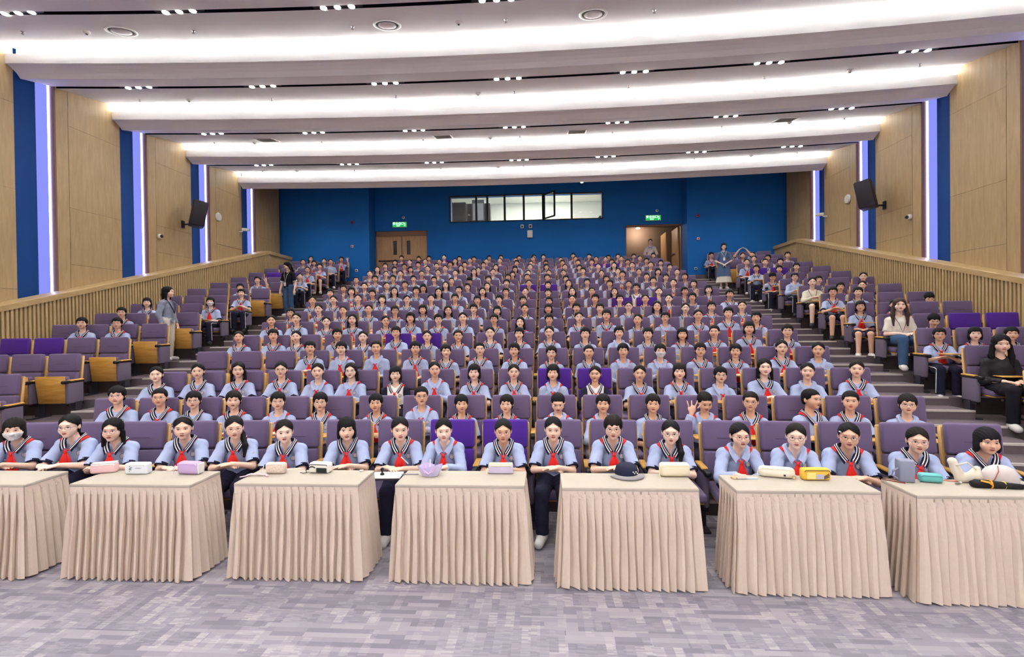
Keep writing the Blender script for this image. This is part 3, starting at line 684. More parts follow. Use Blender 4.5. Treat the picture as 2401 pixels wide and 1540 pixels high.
def face_features(mouth=0.0):
    mb = MB(); sy = surf_y
    for s in (-1, 1):
        ey = sy(s * .031, .005)
        mb.add(*ell_mesh((s * .031, ey + .0030, .004), (.0155, .0068, .0062)), 1)
        mb.add(*ell_mesh((s * .0305, ey - .0020, .0052), (.0062, .0024, .0060), 8, 5), 2)
        mb.tube([(s * .0145, sy(s * .0145, .006) - .0008, .0055), (s * .023, sy(s * .023, .011) - .0022, .0113), (s * .032, sy(s * .032, .0125) - .0026, .0128), (s * .041, sy(s * .041, .010) - .0018, .0102), (s * .0475, sy(s * .0475, .006) - .0005, .0060)], [.0008, .0016, .0018, .0017, .0009], 5, 4)
        mb.tube([(s * .017, sy(s * .017, .028) - .0006, .0285), (s * .031, sy(s * .031, .0315) - .0006, .0315), (s * .046, sy(s * .046, .028) - .0004, .0280)], [.0015, .0021, .0010], 5, 4)
        mb.add(*ell_mesh((s * .0062, sy(s * .0062, -.034) - .0002, -.0345), (.0034, .0018, .0018), 6, 4), 5)
    def lip(z, w, dz, m):
        xs = [-w, -w * .6, -w * .2, w * .2, w * .6, w]
        mb.tube([(x, sy(x, z) + .0010, z + dz * (1 - (x / w) ** 2)) for x in xs], [.0010, m, m * 1.15, m * 1.15, m, .0010], 6, 3)
    lip(-.0535, .0205, .0025, .0036); lip(-.0585, .0180, -.0030, .0042)
    mb.tube([(x, sy(x, -.056) - .0028, -.056 + mouth * abs(x) / .02) for x in (-.020, -.010, 0, .010, .020)], .0010, 4, 5)
    v = np.array([tuple(p) for p in mb.v], F4)
    tri = []; mi = []
    for f, m in zip(mb.f, mb.mi):
        for i in range(1, len(f) - 1): tri.append((f[0], f[i], f[i + 1])); mi.append(m)
    return v, np.array(tri, np.int32), np.array(mi)
FACE[0] = face_features(0.0); FACE[1] = face_features(.004)

M_skin = [mat('skin_%d' % i, c, .5, .35, var=.05, vscale=40) for i, c in enumerate([(242, 202, 178), (232, 186, 158), (248, 214, 194)])]
M_eye = mat('eye_white', (226, 222, 216), .3, .5); M_iris = mat('iris', (34, 24, 20), .2, .6); M_lip = mat('lips', (190, 104, 98), .45, .4)
M_brow = mat('brow', (34, 26, 24), .8, .2); M_nost = mat('mouth_line', (112, 58, 50), .8, .2)
M_hair = [mat('hair_%d' % i, c, .62, .22, var=.35, vscale=26, stretch=(14, 14, 1.6), bump=.5, bscale=40) for i, c in enumerate([(18, 16, 19), (28, 22, 21), (22, 20, 26)])]
M_hairbr = mat('hair_brown', (62, 40, 34), .48, .4, var=.3, vscale=26, stretch=(14, 14, 1.6), bump=.5, bscale=40)

# ---------------------------------------------------------------- poses
def rotm(yaw=0, pitch=0, roll=0):
    return np.array(Matrix.Rotation(math.radians(yaw), 3, 'Z') @ Matrix.Rotation(math.radians(pitch), 3, 'X') @ Matrix.Rotation(math.radians(roll), 3, 'Y'), F4)
def seated(L=0.0, drop=0.0, arms='fold'):
    p = dict(hip=V(0, -.24, .47), chest=V(0, -.225 - .5 * L, .66 - drop * .5), neck=V(0, -.215 - L, .80 - drop), head=V(0, -.245 - 1.3 * L, .985 - drop * 1.1))
    for s, n in ((-1, 'R'), (1, 'L')):
        sh = V(s * .128, -.215 - .95 * L, .745 - drop); p['sh' + n] = sh; p['shi' + n] = V(s * .050, -.215 - L, .776 - drop)
        p['hj' + n] = V(s * .075, -.27, .455); p['kn' + n] = V(s * .095, -.64, .455); p['an' + n] = V(s * .10, -.64, .085); p['toe' + n] = V(s * .115, -.80, .045)
        z = .60 if arms != 'table' else .655
        if arms == 'fold': el = V(s * .198, -.36, .575); wr = V(s * .045, -.475 - .03 * (s > 0), .632 + .022 * (s > 0)); hd = V(-s * 1, -.05, .0)
        elif arms == 'lap': el = V(s * .185, -.265, .535); wr = V(s * .075, -.455, .545); hd = V(-s * .75, -.55, -.12)
        elif arms == 'table': el = V(s * .178, -.48, .602); wr = V(s * .045, -.625 - .03 * (s > 0), .652 + .026 * (s > 0)); hd = V(-s * 1, -.04, .0)
        elif arms == 'table2': el = V(s * .180, -.48, .602); wr = V(s * .080, -.650, .655); hd = V(-s * .8, -.55, .0)
        elif arms == 'table3':
            if s > 0: el = V(.190, -.48, .602); wr = V(.05, -.62, .652); hd = V(-1, .0, .0)
            else: el = V(-.192, -.49, .607); wr = V(-.085, -.66, .680); hd = V(.6, -.75, .1)
        elif arms == 'wave':
            if s > 0: el = V(.25, -.32, .70); wr = V(.23, -.38, .93); hd = V(-.1, -.05, 1)
            else: el = V(-.21, -.30, .55); wr = V(-.05, -.47, .60); hd = V(.9, -.3, 0)
        elif arms == 'ear':
            if s < 0: el = V(-.24, -.42, .66); wr = V(-.15, -.40, .88); hd = V(.25, .1, 1)
            else: el = V(.21, -.30, .55); wr = V(.05, -.47, .60); hd = V(-.9, -.3, 0)
        elif arms == 'heart': el = V(s * .25, -.28, .99); wr = V(s * .10, -.28, 1.19); hd = V(-s * .75, 0, .5)
        p['el' + n] = el; p['wr' + n] = wr; p['hd' + n] = hd / np.linalg.norm(hd)
    if arms.startswith('table'):
        p['neck'][2] += .03; p['chest'][2] += .02
        for n in 'RL': p['sh' + n][2] += .048; p['shi' + n][2] += .034
    p['sit'] = True; p['g'] = 1.0; p['hs'] = HS1 if arms.startswith('table') else HS
    if arms.startswith('table'): p['head'][2] += .0
    return p
def standing(arms='down'):
    p = dict(hip=V(0, 0, .86), chest=V(0, .0, 1.10), neck=V(0, .0, 1.27), head=V(0, -.03, 1.45), sit=False, g=1.08, hs=V(1.0, 1.0, .96))
    for s, n in ((-1, 'R'), (1, 'L')):
        p['sh' + n] = V(s * .155, 0, 1.215); p['shi' + n] = V(s * .055, 0, 1.245)
        p['hj' + n] = V(s * .08, 0, .84); p['kn' + n] = V(s * .085, -.01, .46); p['an' + n] = V(s * .09, .02, .085); p['toe' + n] = V(s * .115, -.13, .045)
        if arms == 'down': el = V(s * .225, .02, .97); wr = V(s * .235, -.06, .74); hd = V(0, -.1, -1)
        else: el = V(s * .24, .0, .97); wr = V(s * .045, -.185, .84); hd = V(-s * .7, -.2, -.5)
        p['el' + n] = el; p['wr' + n] = wr; p['hd' + n] = hd / np.linalg.norm(hd)
    return p
def bounds(p, pad=.14, only=None, skip=()):
    pts = np.array([v for k, v in p.items() if isinstance(v, np.ndarray) and k[:2] not in ('hd', 'hs') and (only is None or k[:2] in only) and k[:2] not in skip]); return pts.min(0) - pad, pts.max(0) + pad
def hand(f, W, d, fine, spread=0.0):
    up = V(0, 0, 1) if abs(d[2]) < .8 else V(0, -1, 0)
    lat = np.cross(d, up); lat /= np.linalg.norm(lat); nr = np.cross(lat, d)
    if not fine:
        f.c(W, W + d * .05, .026, .028, .01); f.c(W + d * .05, W + d * .13 - nr * .02, .024, .013, .01); return
    R = np.stack([lat, d, nr], 1).astype(F4)
    f.e(W + d * .042, V(.036, .050, .017), .010, R)
    side = 1
    for i, (o, l) in enumerate(((-.026, .058), (-.009, .068), (.009, .064), (.025, .050))):
        b = W + d * .075 + lat * o * (1 + spread); dd = d + lat * o * (4 + spread * 16); dd /= np.linalg.norm(dd)
        m = b + dd * l * .5 - nr * .004; t = m + (dd * .85 - nr * .5) * l * .5
        f.c(b, m, .0088, .0082, .004); f.c(m, t, .0082, .0066, .004)
    th = W + d * .02 - lat * .030; f.c(W + d * .012 - lat * .018, th + d * .018 - lat * .012, .012, .010, .006); f.c(th + d * .018 - lat * .012, th + d * .052 - lat * .016 - nr * .006, .0095, .0075, .004)
def torso(f, p, inf=0.0, neck=True, wide=1.0):
    g = p['g']
    f.e(p['hip'], V(.130 * wide + inf, .108 + inf, .100 + inf), .03)
    m = (p['hip'] + p['chest']) / 2; f.e(m, V(.108 * wide + inf, .090 + inf, .135 * g + inf), .04)
    f.e(p['chest'], V(.122 * wide + inf, .097 + inf, .128 * g + inf), .04)
    for n in 'RL': f.c(p['shi' + n], p['sh' + n], .050 + inf, .046 + inf, .03)
    if neck:
        h = p['head']; f.c(p['neck'] - V(0, -.01, .05), h + V(0, .022, -.05), .047, .043, .02)
def legs(f, p, inf=0.0, t=1.0, wide=1.0):
    for n in 'RL':
        a, b, c = p['hj' + n], p['kn' + n], p['an' + n]
        if t < 1: f.c(a, a + (b - a) * t, .076 * wide + inf, (.076 + (.053 - .076) * t) * wide + inf, .02)
        else: f.c(a, b, .076 * wide + inf, .053 * wide + inf, .02); f.c(b, c, .051 * wide + inf, (.034 if inf < .01 else .044) * wide + inf, .012)
def body_base(p, h):
    lo, hi = bounds(p); f = Field(lo, hi, h); fine = h < .012
    torso(f, p); legs(f, p)
    for n in 'RL':
        f.c(p['sh' + n], p['el' + n], .041, .033, .02); f.c(p['el' + n], p['wr' + n], .033, .023, .012); hand(f, p['wr' + n], p['hd' + n], fine, 1.0 if p['hd' + n][2] > .7 else 0.0)
        f.c(p['an' + n] - V(0, 0, .02), p['an' + n] * .35 + p['toe' + n] * .65 - V(0, 0, .01), .028, .020, .015)
    return f
def add_head(f, p, R):
    c = p['head']; g = f.copy()
    g.add(lambda P: headsdf(((P - c) @ R) / p['hs']) * .93, c - .14, c + .14, .018)
    return g
def body_mesh(name, f, p, R, face=0, low=False):
    v, q = f.nets(); mats = [M_skin[0], M_eye, M_iris, M_lip, M_brow, M_nost]
    fv, ft, fm = FACE[face]
    V_ = np.concatenate([v, (fv * p['hs']) @ R.T + p['head']])
    tr = np.concatenate([q[:, [0, 1, 2]], q[:, [0, 2, 3]], ft + len(v)]); mi = np.concatenate([np.zeros(2 * len(q), int), fm])
    return mesh_np(name, V_, tr, mats, mi)
def folds(f, amp, seed=0):
    sl, P = f.win(f.lo - 1, f.lo + f.n * f.h + 1)
    x, y, z = P[..., 0], P[..., 1], P[..., 2]
    f.d += (amp * (np.sin(38 * x + 22 * z + 3 * np.sin(9 * z + seed) + seed) * np.sin(17 * z - 12 * y + 2 * seed) + .6 * np.sin(60 * z + 30 * np.abs(x) + 5 * np.sin(20 * y + seed)))).astype(F4)
def shirt_field(p, h, long=False, hem=None, wide=1.0, nk=1.0, inf=.011):
    lo, hi = bounds(p, .11, skip=('kn', 'an', 'to', 'he', 'hj')); f = Field(lo, hi, h)
    torso(f, p, inf, False, wide)
    for n in 'RL':
        a, b, c = p['sh' + n], p['el' + n], p['wr' + n]
        t = 1.0 if long else .86
        f.c(a, a + (b - a) * t, .041 + inf * 1.3, (.033 + .008 * t) + inf * (1.2 if long else 1.9), .022)
        if long: f.c(b, b + (c - b) * .93, .033 + inf * 1.2, .026 + inf, .015)
    folds(f, .0028 if h < .01 else .002, 1.3)
    for n in 'RL':
        a, b, c = p['sh' + n], p['el' + n], p['wr' + n]
        # trim each sleeve square with a local slab
        if long: e0, dr = b + (c - b) * .90, (c - b)
        else: e0, dr = a + (b - a) * .84, (b - a)
        dr = dr / np.linalg.norm(dr); e0 = e0.astype(F4); dr = dr.astype(F4)
        sl, P = f.win(e0 + dr * .05 - .09, e0 + dr * .05 + .09)
        if sl is not None:
            near = cap(P, e0, e0 + dr * .10, .075, .075); cutp = -((P - e0) @ dr)
            if long or True: f.d[sl] = smax(f.d[sl], np.maximum(-near, -np.maximum(cutp, near)) * 0 + np.where(near < 0, -cutp, -.5).astype(F4), .003)
    nkc = p['neck']
    f.cut(lambda P: -ell(P, nkc + V(0, -.012, .045), V(.050, .058, .060) * nk), .004)
    f.cut(lambda P: -cap(P, nkc + V(0, -.05, .05), nkc + V(0, -.13, -.03), .034 * nk, .006), .004)
    hz = (p['hip'][2] - .055) if hem is None else hem
    f.cut(lambda P: hz - P[..., 2], .004)
    if p['sit']:
        y0 = p['hip'][1] - .125; f.cut(lambda P: np.minimum(y0 - P[..., 1], (p['hip'][2] + .06) - P[..., 2]), .01)
    return f
def vest_field(p, h):
    lo, hi = bounds(p, .11, skip=('kn', 'an', 'to', 'he', 'hj', 'el', 'wr')); f = Field(lo, hi, h); torso(f, p, .021, False)
    for n, s in (('R', -1), ('L', 1)):
        c = p['sh' + n] + V(s * .030, 0, -.02); f.cut(lambda P, c=c: -ell(P, c, V(.055, .15, .13)), .006)
    nkc = p['neck']; f.cut(lambda P: -ell(P, nkc + V(0, -.012, .045), V(.055, .062, .062)), .004); f.cut(lambda P: -cap(P, nkc + V(0, -.05, .05), nkc + V(0, -.14, -.06), .038, .006), .004)
    hz = p['hip'][2] - .03; f.cut(lambda P: hz - P[..., 2], .004)
    return f
def cuff_mesh(p, n):
    mb = MB()
    for n in n:
        a, b = p['sh' + n], p['el' + n]; d = (b - a) / np.linalg.norm(b - a)
        up = V(0, 0, 1); l = np.cross(d, up); l /= np.linalg.norm(l); w_ = np.cross(l, d)
        P = []
        for (t, r) in ((.74, .055), (.74, .0605), (.865, .0615), (.872, .056), (.865, .046)):
            P.append([tuple(a + (b - a) * t + (l * math.cos(x) + w_ * math.sin(x)) * r) for x in np.linspace(0, 2 * math.pi, 19)])
        mb.grid(P)
    return mb
def trouser_field(p, h, short=False, wide=1.0):
    lo, hi = bounds(p, .135, only=('hi', 'hj', 'kn', 'an')); f = Field(lo, hi, h)
    f.e(p['hip'], V(.142, .118, .110), .03); legs(f, p, .015, .80 if short else 1.0, wide)
    folds(f, .002, 4.1)
    zt = p['hip'][2] + .07; f.cut(lambda P: P[..., 2] - zt, .004)
    if not short: zb = p['anR'][2] - .005; f.cut(lambda P: zb - P[..., 2], .004)
    return f
def net_mesh(name, f, m, tri=False):
    v, q = f.nets(); return mesh_np(name, v, q, [m])

# ---------------------------------------------------------------- collar, scarf, badge, glasses (neck / head local)
CI = [(0, .056, .066), (.042, .042, .064), (.057, .004, .054), (.051, -.036, .028), (.031, -.068, -.012), (.007, -.092, -.046)]
CO = [(0, .090, .028), (.066, .066, .030), (.098, .000, .038), (.094, -.050, .020), (.078, -.092, -.028), (.046, -.116, -.082)]
def lerp_poly(P, t):
    n = len(P) - 1; x = min(max(t, 0), 1) * n; i = min(int(x), n - 1); u = x - i
    p0, p1, p2, p3 = [Vector(P[max(0, min(n, j))]) for j in (i - 1, i, i + 1, i + 2)]
    if i == 0: p0 = Vector((-P[1][0], P[1][1], P[1][2]))
    return 0.5 * ((2 * p1) + (p2 - p0) * u + (2 * p0 - 5 * p1 + 4 * p2 - p3) * u * u + (3 * p1 - p0 - 3 * p2 + p3) * u ** 3)
M_navy = mat('navy_knit', (26, 26, 48), .85, .2); M_wht = mat('white_knit', (228, 226, 228), .8, .2)
def collar_mesh(plain=False, nseg=13):
    widths = [0, .10, .30, .42, .60, .72, 1.0] if not plain else [0, .25, .5, .75, 1.0]
    cols = [0, 1, 0, 1, 0, 0] if not plain else [0] * 4
    widths = [0, .22, .36, .56, .70, 1.0] if not plain else widths
    cols = [0, 1, 0, 1, 0] if not plain else cols
    mb = MB()
    for s in (-1, 1):
        rows = []
        for i in range(nseg):
            t = i / (nseg - 1); a = lerp_poly(CI, t); b = lerp_poly(CO, t); row = []
            for wd in widths:
                q = a + (b - a) * wd; q = q + Vector((q.x * .10, (q.y) * .08, .012)) * math.sin(math.pi * min(1, wd * 1.0)) * .8
                row.append((s * q.x, q.y, q.z))
            # underside return
            e = a + (b - a) * 1.0; row.append((s * e.x * .96, e.y * .97, e.z - .006))
            rows.append(row)
        nv = len(rows[0])
        for j in range(nv - 1):
            P = [[r[j], r[j + 1]] for r in rows]; mb.grid(P, cols[min(j, len(cols) - 1)], flip=s > 0)
        P = [[(s * lerp_poly(CI, i / (nseg - 1)).x * .97, lerp_poly(CI, i / (nseg - 1)).y * .97, lerp_poly(CI, i / (nseg - 1)).z - .03), rows[i][0]] for i in range(nseg)]
        mb.grid(P, 0, flip=s > 0)
    return mb
M_scarf = mat('red_scarf', (222, 34, 30), .55, .35, var=.12, vscale=9, bump=.25, bscale=30)
def scarf_mesh(show=True, tail=.17, seed=0):
    rnd = random.Random(seed); mb = MB(); n = 11
    off = .030 if show else .004
    for s in (-1, 1):
        rows = []
        for i in range(n):
            t = i / (n - 1); a = lerp_poly(CI, t); b = lerp_poly(CO, t); d = (b - a).normalized()
            fad = max(0, min(1, (.80 - t) / .35))
            o = b + d * (off * fad * (1.0 if s > 0 else .8) - .010 * (1 - fad)); m_ = a + (b - a) * .5
            k = Vector((0, -.118, -.070)); u = max(0, (t - .72) / .28)
            o = o.lerp(k, u * .8); m_ = m_.lerp(k, u)
            rows.append([(s * m_.x, m_.y, m_.z + .001), (s * (m_.x + o.x) / 2 * 1.01, (m_.y + o.y) / 2 * 1.01, (m_.z + o.z) / 2 + .004), (s * o.x, o.y, o.z), (s * o.x * .97, o.y * .97, o.z - .006)])
        mb.grid(rows, 0, flip=s > 0)
    mb.add(*ell_mesh((0, -.126, -.082), (.017, .012, .020), 8, 6))
    for s in (-1, 1):
        L = tail * (1 if s > 0 else .86); sw = rnd.uniform(-.014, .014); P = []
        for i in range(7):
            t = i / 6; wd = .010 + .026 * math.sin(min(1, t * 1.05) * math.pi * .62); x = s * (.003 + .018 * t) + sw * t; z = -.090 - L * t; y = -.130 - .010 * math.sin(t * 2.2) + .004 * s
            y2 = y + .006
            P.append([(x - wd, y + .006, z + .006 * (i == 6)), (x - wd * .3, y - .004, z), (x + wd * .3, y + .002, z - .01 * (i == 6)), (x + wd, y + .004, z + .004), (x + wd, y2 + .006, z + .004), (x - wd, y2 + .006, z + .006)])
        mb.grid(P, 0, flip=True)
    return mb
def badge_mesh():
    mb = MB(); n = 20
    def ring(r0, r1, mi, y):
        P = []
        for i in range(n + 1):
            a = 2 * math.pi * i / n; P.append([(r0 * math.cos(a), y, r0 * math.sin(a)), (r1 * math.cos(a), y, r1 * math.sin(a))])
        mb.grid(P, mi, flip=False)
    ring(.0235, .0205, 0, 0); ring(.0205, .0155, 1, -.0004); ring(.0155, .0120, 0, -.0008); ring(.0120, .0, 1, -.0006)
    for k in range(5):
        a = 2 * math.pi * k / 5 + math.pi / 2; cx, cz = .0055 * math.cos(a), .0055 * math.sin(a)
        mb.add([(cx + .0036 * math.cos(b), -.0012, cz + .0036 * math.sin(b)) for b in np.linspace(0, 2 * math.pi, 9)[:-1]], [tuple(range(8))], 2)
    ring(.0245, .0235, 0, .002)
    return mb.mesh('badge', [M_navy, M_wht, mat('badge_pink', (214, 150, 170), .7)])
badge_me = badge_mesh()
patch_me = MB().box((-.021, -.001, -.021), (.021, .001, .021), 0, Matrix.Rotation(math.radians(45), 4, 'Y')).box((-.012, -.0022, -.004), (-.003, -.001, .012), 1).box((.003, -.0022, -.008), (.010, -.001, .010), 2).mesh('sleeve_patch', [M_wht, mat('patch_brown', (92, 56, 44), .8), M_navy])
def glasses_mesh(n=18):
    mb = MB(); yf = surf_y(0, .008) - .008
    for s in (-1, 1):
        pts = []
        for i in range(n):
            a = 2 * math.pi * i / n; x = s * .0335 + .0215 * math.cos(a); z = .001 + .0175 * math.sin(a); pts.append((x, yf + .010 * (abs(x) / .055) ** 2, z))
        mb.tube(pts, .0013, 5, closed=True)
        mb.tube([(s * .055, yf + .011, .006), (s * .070, -.055, .008), (s * .080, .012, .004)], .0013, 4)
    mb.tube([(-.013, yf + .001, .006), (0, yf - .001, .0085), (.013, yf + .001, .006)], .0013, 4)
    return mb
M_frame = [mat('glasses_dark', (40, 36, 44), .3, .5), mat('glasses_pale', (176, 150, 150), .25, .5, .4), mat('glasses_violet', (120, 96, 150), .3, .5)]
M_maskm = mat('mask_white', (226, 226, 230), .8, .2)
GLASS = glasses_mesh().mesh('glasses', [M_frame[0]], True)
def mask_mesh(h=.005):
    f = Field((-.10, -.15, -.14), (.10, .06, .02), h)
    f.add(lambda P: headsdf(P) - .007, (-.1, -.14, -.13), (.1, .05, .02), .001, 0)
    f.add(lambda P: cap(P, V(0, -.085, .004), V(0, -.105, -.03), .012, .018), (-.03, -.13, -.06), (.03, -.06, .02), .012, .01)
    f.cut(lambda P: P[..., 2] + .008 + .12 * np.abs(P[..., 0]), .003); f.cut(lambda P: -.108 - P[..., 2] + .2 * np.abs(P[..., 0]), .003); f.cut(lambda P: P[..., 1] + .022, .003)
    f.cut(lambda P: -(headsdf(P) - .002), .001)
    return net_mesh('face_mask', f, M_maskm)
MASK = mask_mesh()

# ---------------------------------------------------------------- hair (head local)
def hair_field(kind, h):
    f = Field((-.15, -.15, -.42 if kind in ('l', 'p', 'L') else -.19), (.15, .18, .15), h)
    vol = {'b': .013, 'c': .008, 'g': .008, 'l': .011, 'p': .008, 'f': .013, 'h': .008, 'L': .015}[kind]
    f.add(lambda P: ell(P, V(0, .014, .034), V(.076 + vol, .093 + vol, .087 + vol * 1.15)), (-.12, -.13, -.1), (.12, .15, .15), .001)
    f.add(lambda P: ell(P, V(0, .035, -.02), V(.066 + vol, .066 + vol * .8, .085)), (-.1, -.06, -.12), (.1, .13, .1), .02)
    # strands relief
    sl, P = f.win(f.lo - 1, f.lo + f.n * f.h + 1); x, y, z = P[..., 0], P[..., 1], P[..., 2]
    ang = np.arctan2(x, z + .03); f.d += (.0011 * np.sin(ang * 34 + 60 * y) + .0008 * np.sin(ang * 71 - 40 * y)).astype(F4)
    def hl(*spec):                              # keep-region: union of half-space boxes
        r = None
        for s in spec: r = s if r is None else np.minimum(r, s)
        return r
    ax = np.abs(x)
    if kind == 'b': keep = hl(.044 + .010 * np.sin(x * 130) - z - .0 * ax, np.maximum(-.054 - y, .006 - z - .7 * (y + .05)), np.maximum(-.012 - y, -.030 - z), np.maximum(.036 - y, -.074 - z))
    elif kind == 'c': keep = hl(.070 - .25 * ax - z, np.maximum(-.048 - y, .020 - z - .8 * (y + .04)), np.maximum(-.004 - y, -.020 - z), np.maximum(.040 - y, -.062 - z))
    elif kind in ('g', 'p', 'h'): keep = hl(.086 - .75 * ax - z, np.maximum(-.056 - y, .040 - z - .9 * (y + .05)), np.maximum(-.012 - y, -.010 - z), np.maximum(.022 - y, -.075 - z))
    elif kind == 'f': keep = hl(.036 + .008 * np.sin(x * 170) - z, np.maximum(-.062 - y, -.105 - z) + np.where(ax > .052, 0, .2), np.maximum(-.004 - y, -.105 - z))
    elif kind == 'l': keep = hl(.084 - .7 * ax - z, np.maximum(-.060 - y, -.11 - z) + np.where(ax > .058, 0, .2), np.maximum(-.004 - y, -.14 - z))
    elif kind == 'L': keep = hl(.082 - .8 * ax - z, np.maximum(-.066 - y, -.13 - z) + np.where(ax > .056, 0, .2), np.maximum(-.004 - y, -.16 - z))
    f.d = smax(f.d, keep.astype(F4), .006)
    if kind == 'f':
        for s in (-1, 1): f.e((s * .074, .0, -.050), (.020, .048, .060), .02)
        f.e((0, .075, -.055), (.07, .03, .065), .02)
    if kind in ('g', 'h'):
        f.c((0, .10, .035), (0, .135, .01), .022, .026, .015); f.c((0, .135, .01), (.01, .13, -.15), .026, .012, .012)
    if kind == 'p':
        f.c((.02, .10, .0), (.07, .055, -.09), .026, .028, .015); f.c((.07, .055, -.09), (.092, -.055, -.19), .028, .027, .012); f.c((.092, -.055, -.19), (.080, -.095, -.30), .027, .012, .012)
    if kind == 'l':
        for s in (-1, 1): f.c((s * .078, .01, -.03), (s * .086, .005, -.17), .024, .018, .02)
        f.c((0, .075, -.06), (0, .075, -.2), .05, .035, .03)
    if kind == 'L':
        for s in (-1, 1):
            f.c((s * .080, .005, -.02), (s * .096, -.02, -.17), .028, .032, .02); f.c((s * .096, -.02, -.17), (s * .090, -.07, -.36), .032, .014, .02)
        f.c((0, .075, -.06), (0, .085, -.3), .055, .045, .03)
    f.cut(lambda P: -(headsdf(P) + .004) if kind not in ('x',) else -P[..., 0] - 9, .001)
    return f
_t0 = __import__('time').time()
HAIR = {}
def hair(kind, lod):
    h = (.0055, .008, .013)[lod]
    if (kind, lod) not in HAIR: HAIR[(kind, lod)] = net_mesh('hair', hair_field(kind, h), M_hair[0])
    return HAIR[(kind, lod)]
band_me = MB().tube([(.088 * math.cos(a), -.018 + .0 * math.sin(a), .036 + .092 * math.sin(a)) for a in np.linspace(.15, math.pi - .15, 15)], .006, 6).mesh('headband', [mat('headband_grey', (120, 130, 140), .5)], True)
clip_me = MB().box((-.012, -.004, -.006), (.012, .004, .006)).mesh('hair_clip', [M_white])

# ---------------------------------------------------------------- template bodies and clothes
M_blue_s = mat('pale_blue_pique', (172, 186, 222), .85, .2, var=.04, vscale=60, bump=.2, bscale=600)
M_vest = mat('white_vest', (232, 230, 230), .85, .2); M_trou = mat('navy_trousers', (34, 34, 54), .85, .2, var=.1, vscale=20)
M_shoe = mat('white_shoe', (224, 220, 218), .5, .4); M_shoeb = mat('black_shoe', (30, 30, 34), .5, .4)
BODY = {}; SHIRT = {}; TROU = {}; POSE = {}; CUFF = {}; SHOE = {}
def get_pose(key):
    if key not in POSE:
        if key == 'stand': POSE[key] = standing('down')
        elif key == 'clasp': POSE[key] = standing('clasp')
        elif key.startswith('table'): POSE[key] = seated(.13, .015, key)
        elif key == 'down': POSE[key] = seated(.10, .05, 'lap')
        else: POSE[key] = seated(0, 0, key)
    return POSE[key]
LODH = {0: .0068, 1: .0088, 2: .0115, 3: .017}
BASE = {}
def get_body(pose, yaw, pitch, roll, lod, face=0):
    key = (pose, yaw, pitch, roll, lod, face); p = get_pose(pose); R = rotm(yaw, pitch, roll)
    if key not in BODY:
        if (pose, lod) not in BASE: BASE[(pose, lod)] = body_base(p, LODH[lod])
        BODY[key] = body_mesh('person', add_head(BASE[(pose, lod)], p, R), p, R, face)
    return BODY[key], p, R
def get_shirt(pose, long, lod):
    if (pose, long, lod) not in SHIRT: SHIRT[(pose, long, lod)] = net_mesh('shirt', shirt_field(get_pose(pose), LODH[lod], long), M_blue_s)
    return SHIRT[(pose, long, lod)]
def get_trou(pose, short, lod):
    key = ('sit' if get_pose(pose)['sit'] else pose, short, lod)
    if key not in TROU: TROU[key] = net_mesh('trousers', trouser_field(get_pose(pose), LODH[lod], short), M_trou)
    return TROU[key]
def get_cuff(pose):
    if pose not in CUFF: CUFF[pose] = [cuff_mesh(get_pose(pose), n).mesh('cuff', [M_navy], True) for n in 'RL']
    return CUFF[pose]
def get_shoe(n):
    if n not in SHOE:
        f = Field((-.08, -.20, -.02), (.08, .12, .14), .008)
        f.c((0, .035, .052), (0, -.125, .038), .046, .042, .02); f.c((0, .0, .06), (0, .0, .10), .046, .044, .02); f.cut(lambda P: .0 - P[..., 2], .004); f.cut(lambda P: P[..., 2] - .10, .004)
        SHOE[n] = net_mesh('shoe', f, M_shoe)
    return SHOE[n]
COLLAR = {'s': collar_mesh().mesh('collar', [M_navy, M_wht], True), 'p': collar_mesh(True).mesh('collar', [M_blue_s], True)}
SCARF = {(a, i): scarf_mesh(a, .13 + .03 * i, i).mesh('scarf', [M_scarf], True) for a in (True, False) for i in range(3)}
def hm(p, R):
    M = Matrix.Identity(4)
    for i in range(3):
        for j in range(3): M[i][j] = float(R[i][j] * p['hs'][j])
    M.translation = Vector([float(x) for x in p['head']]); return M
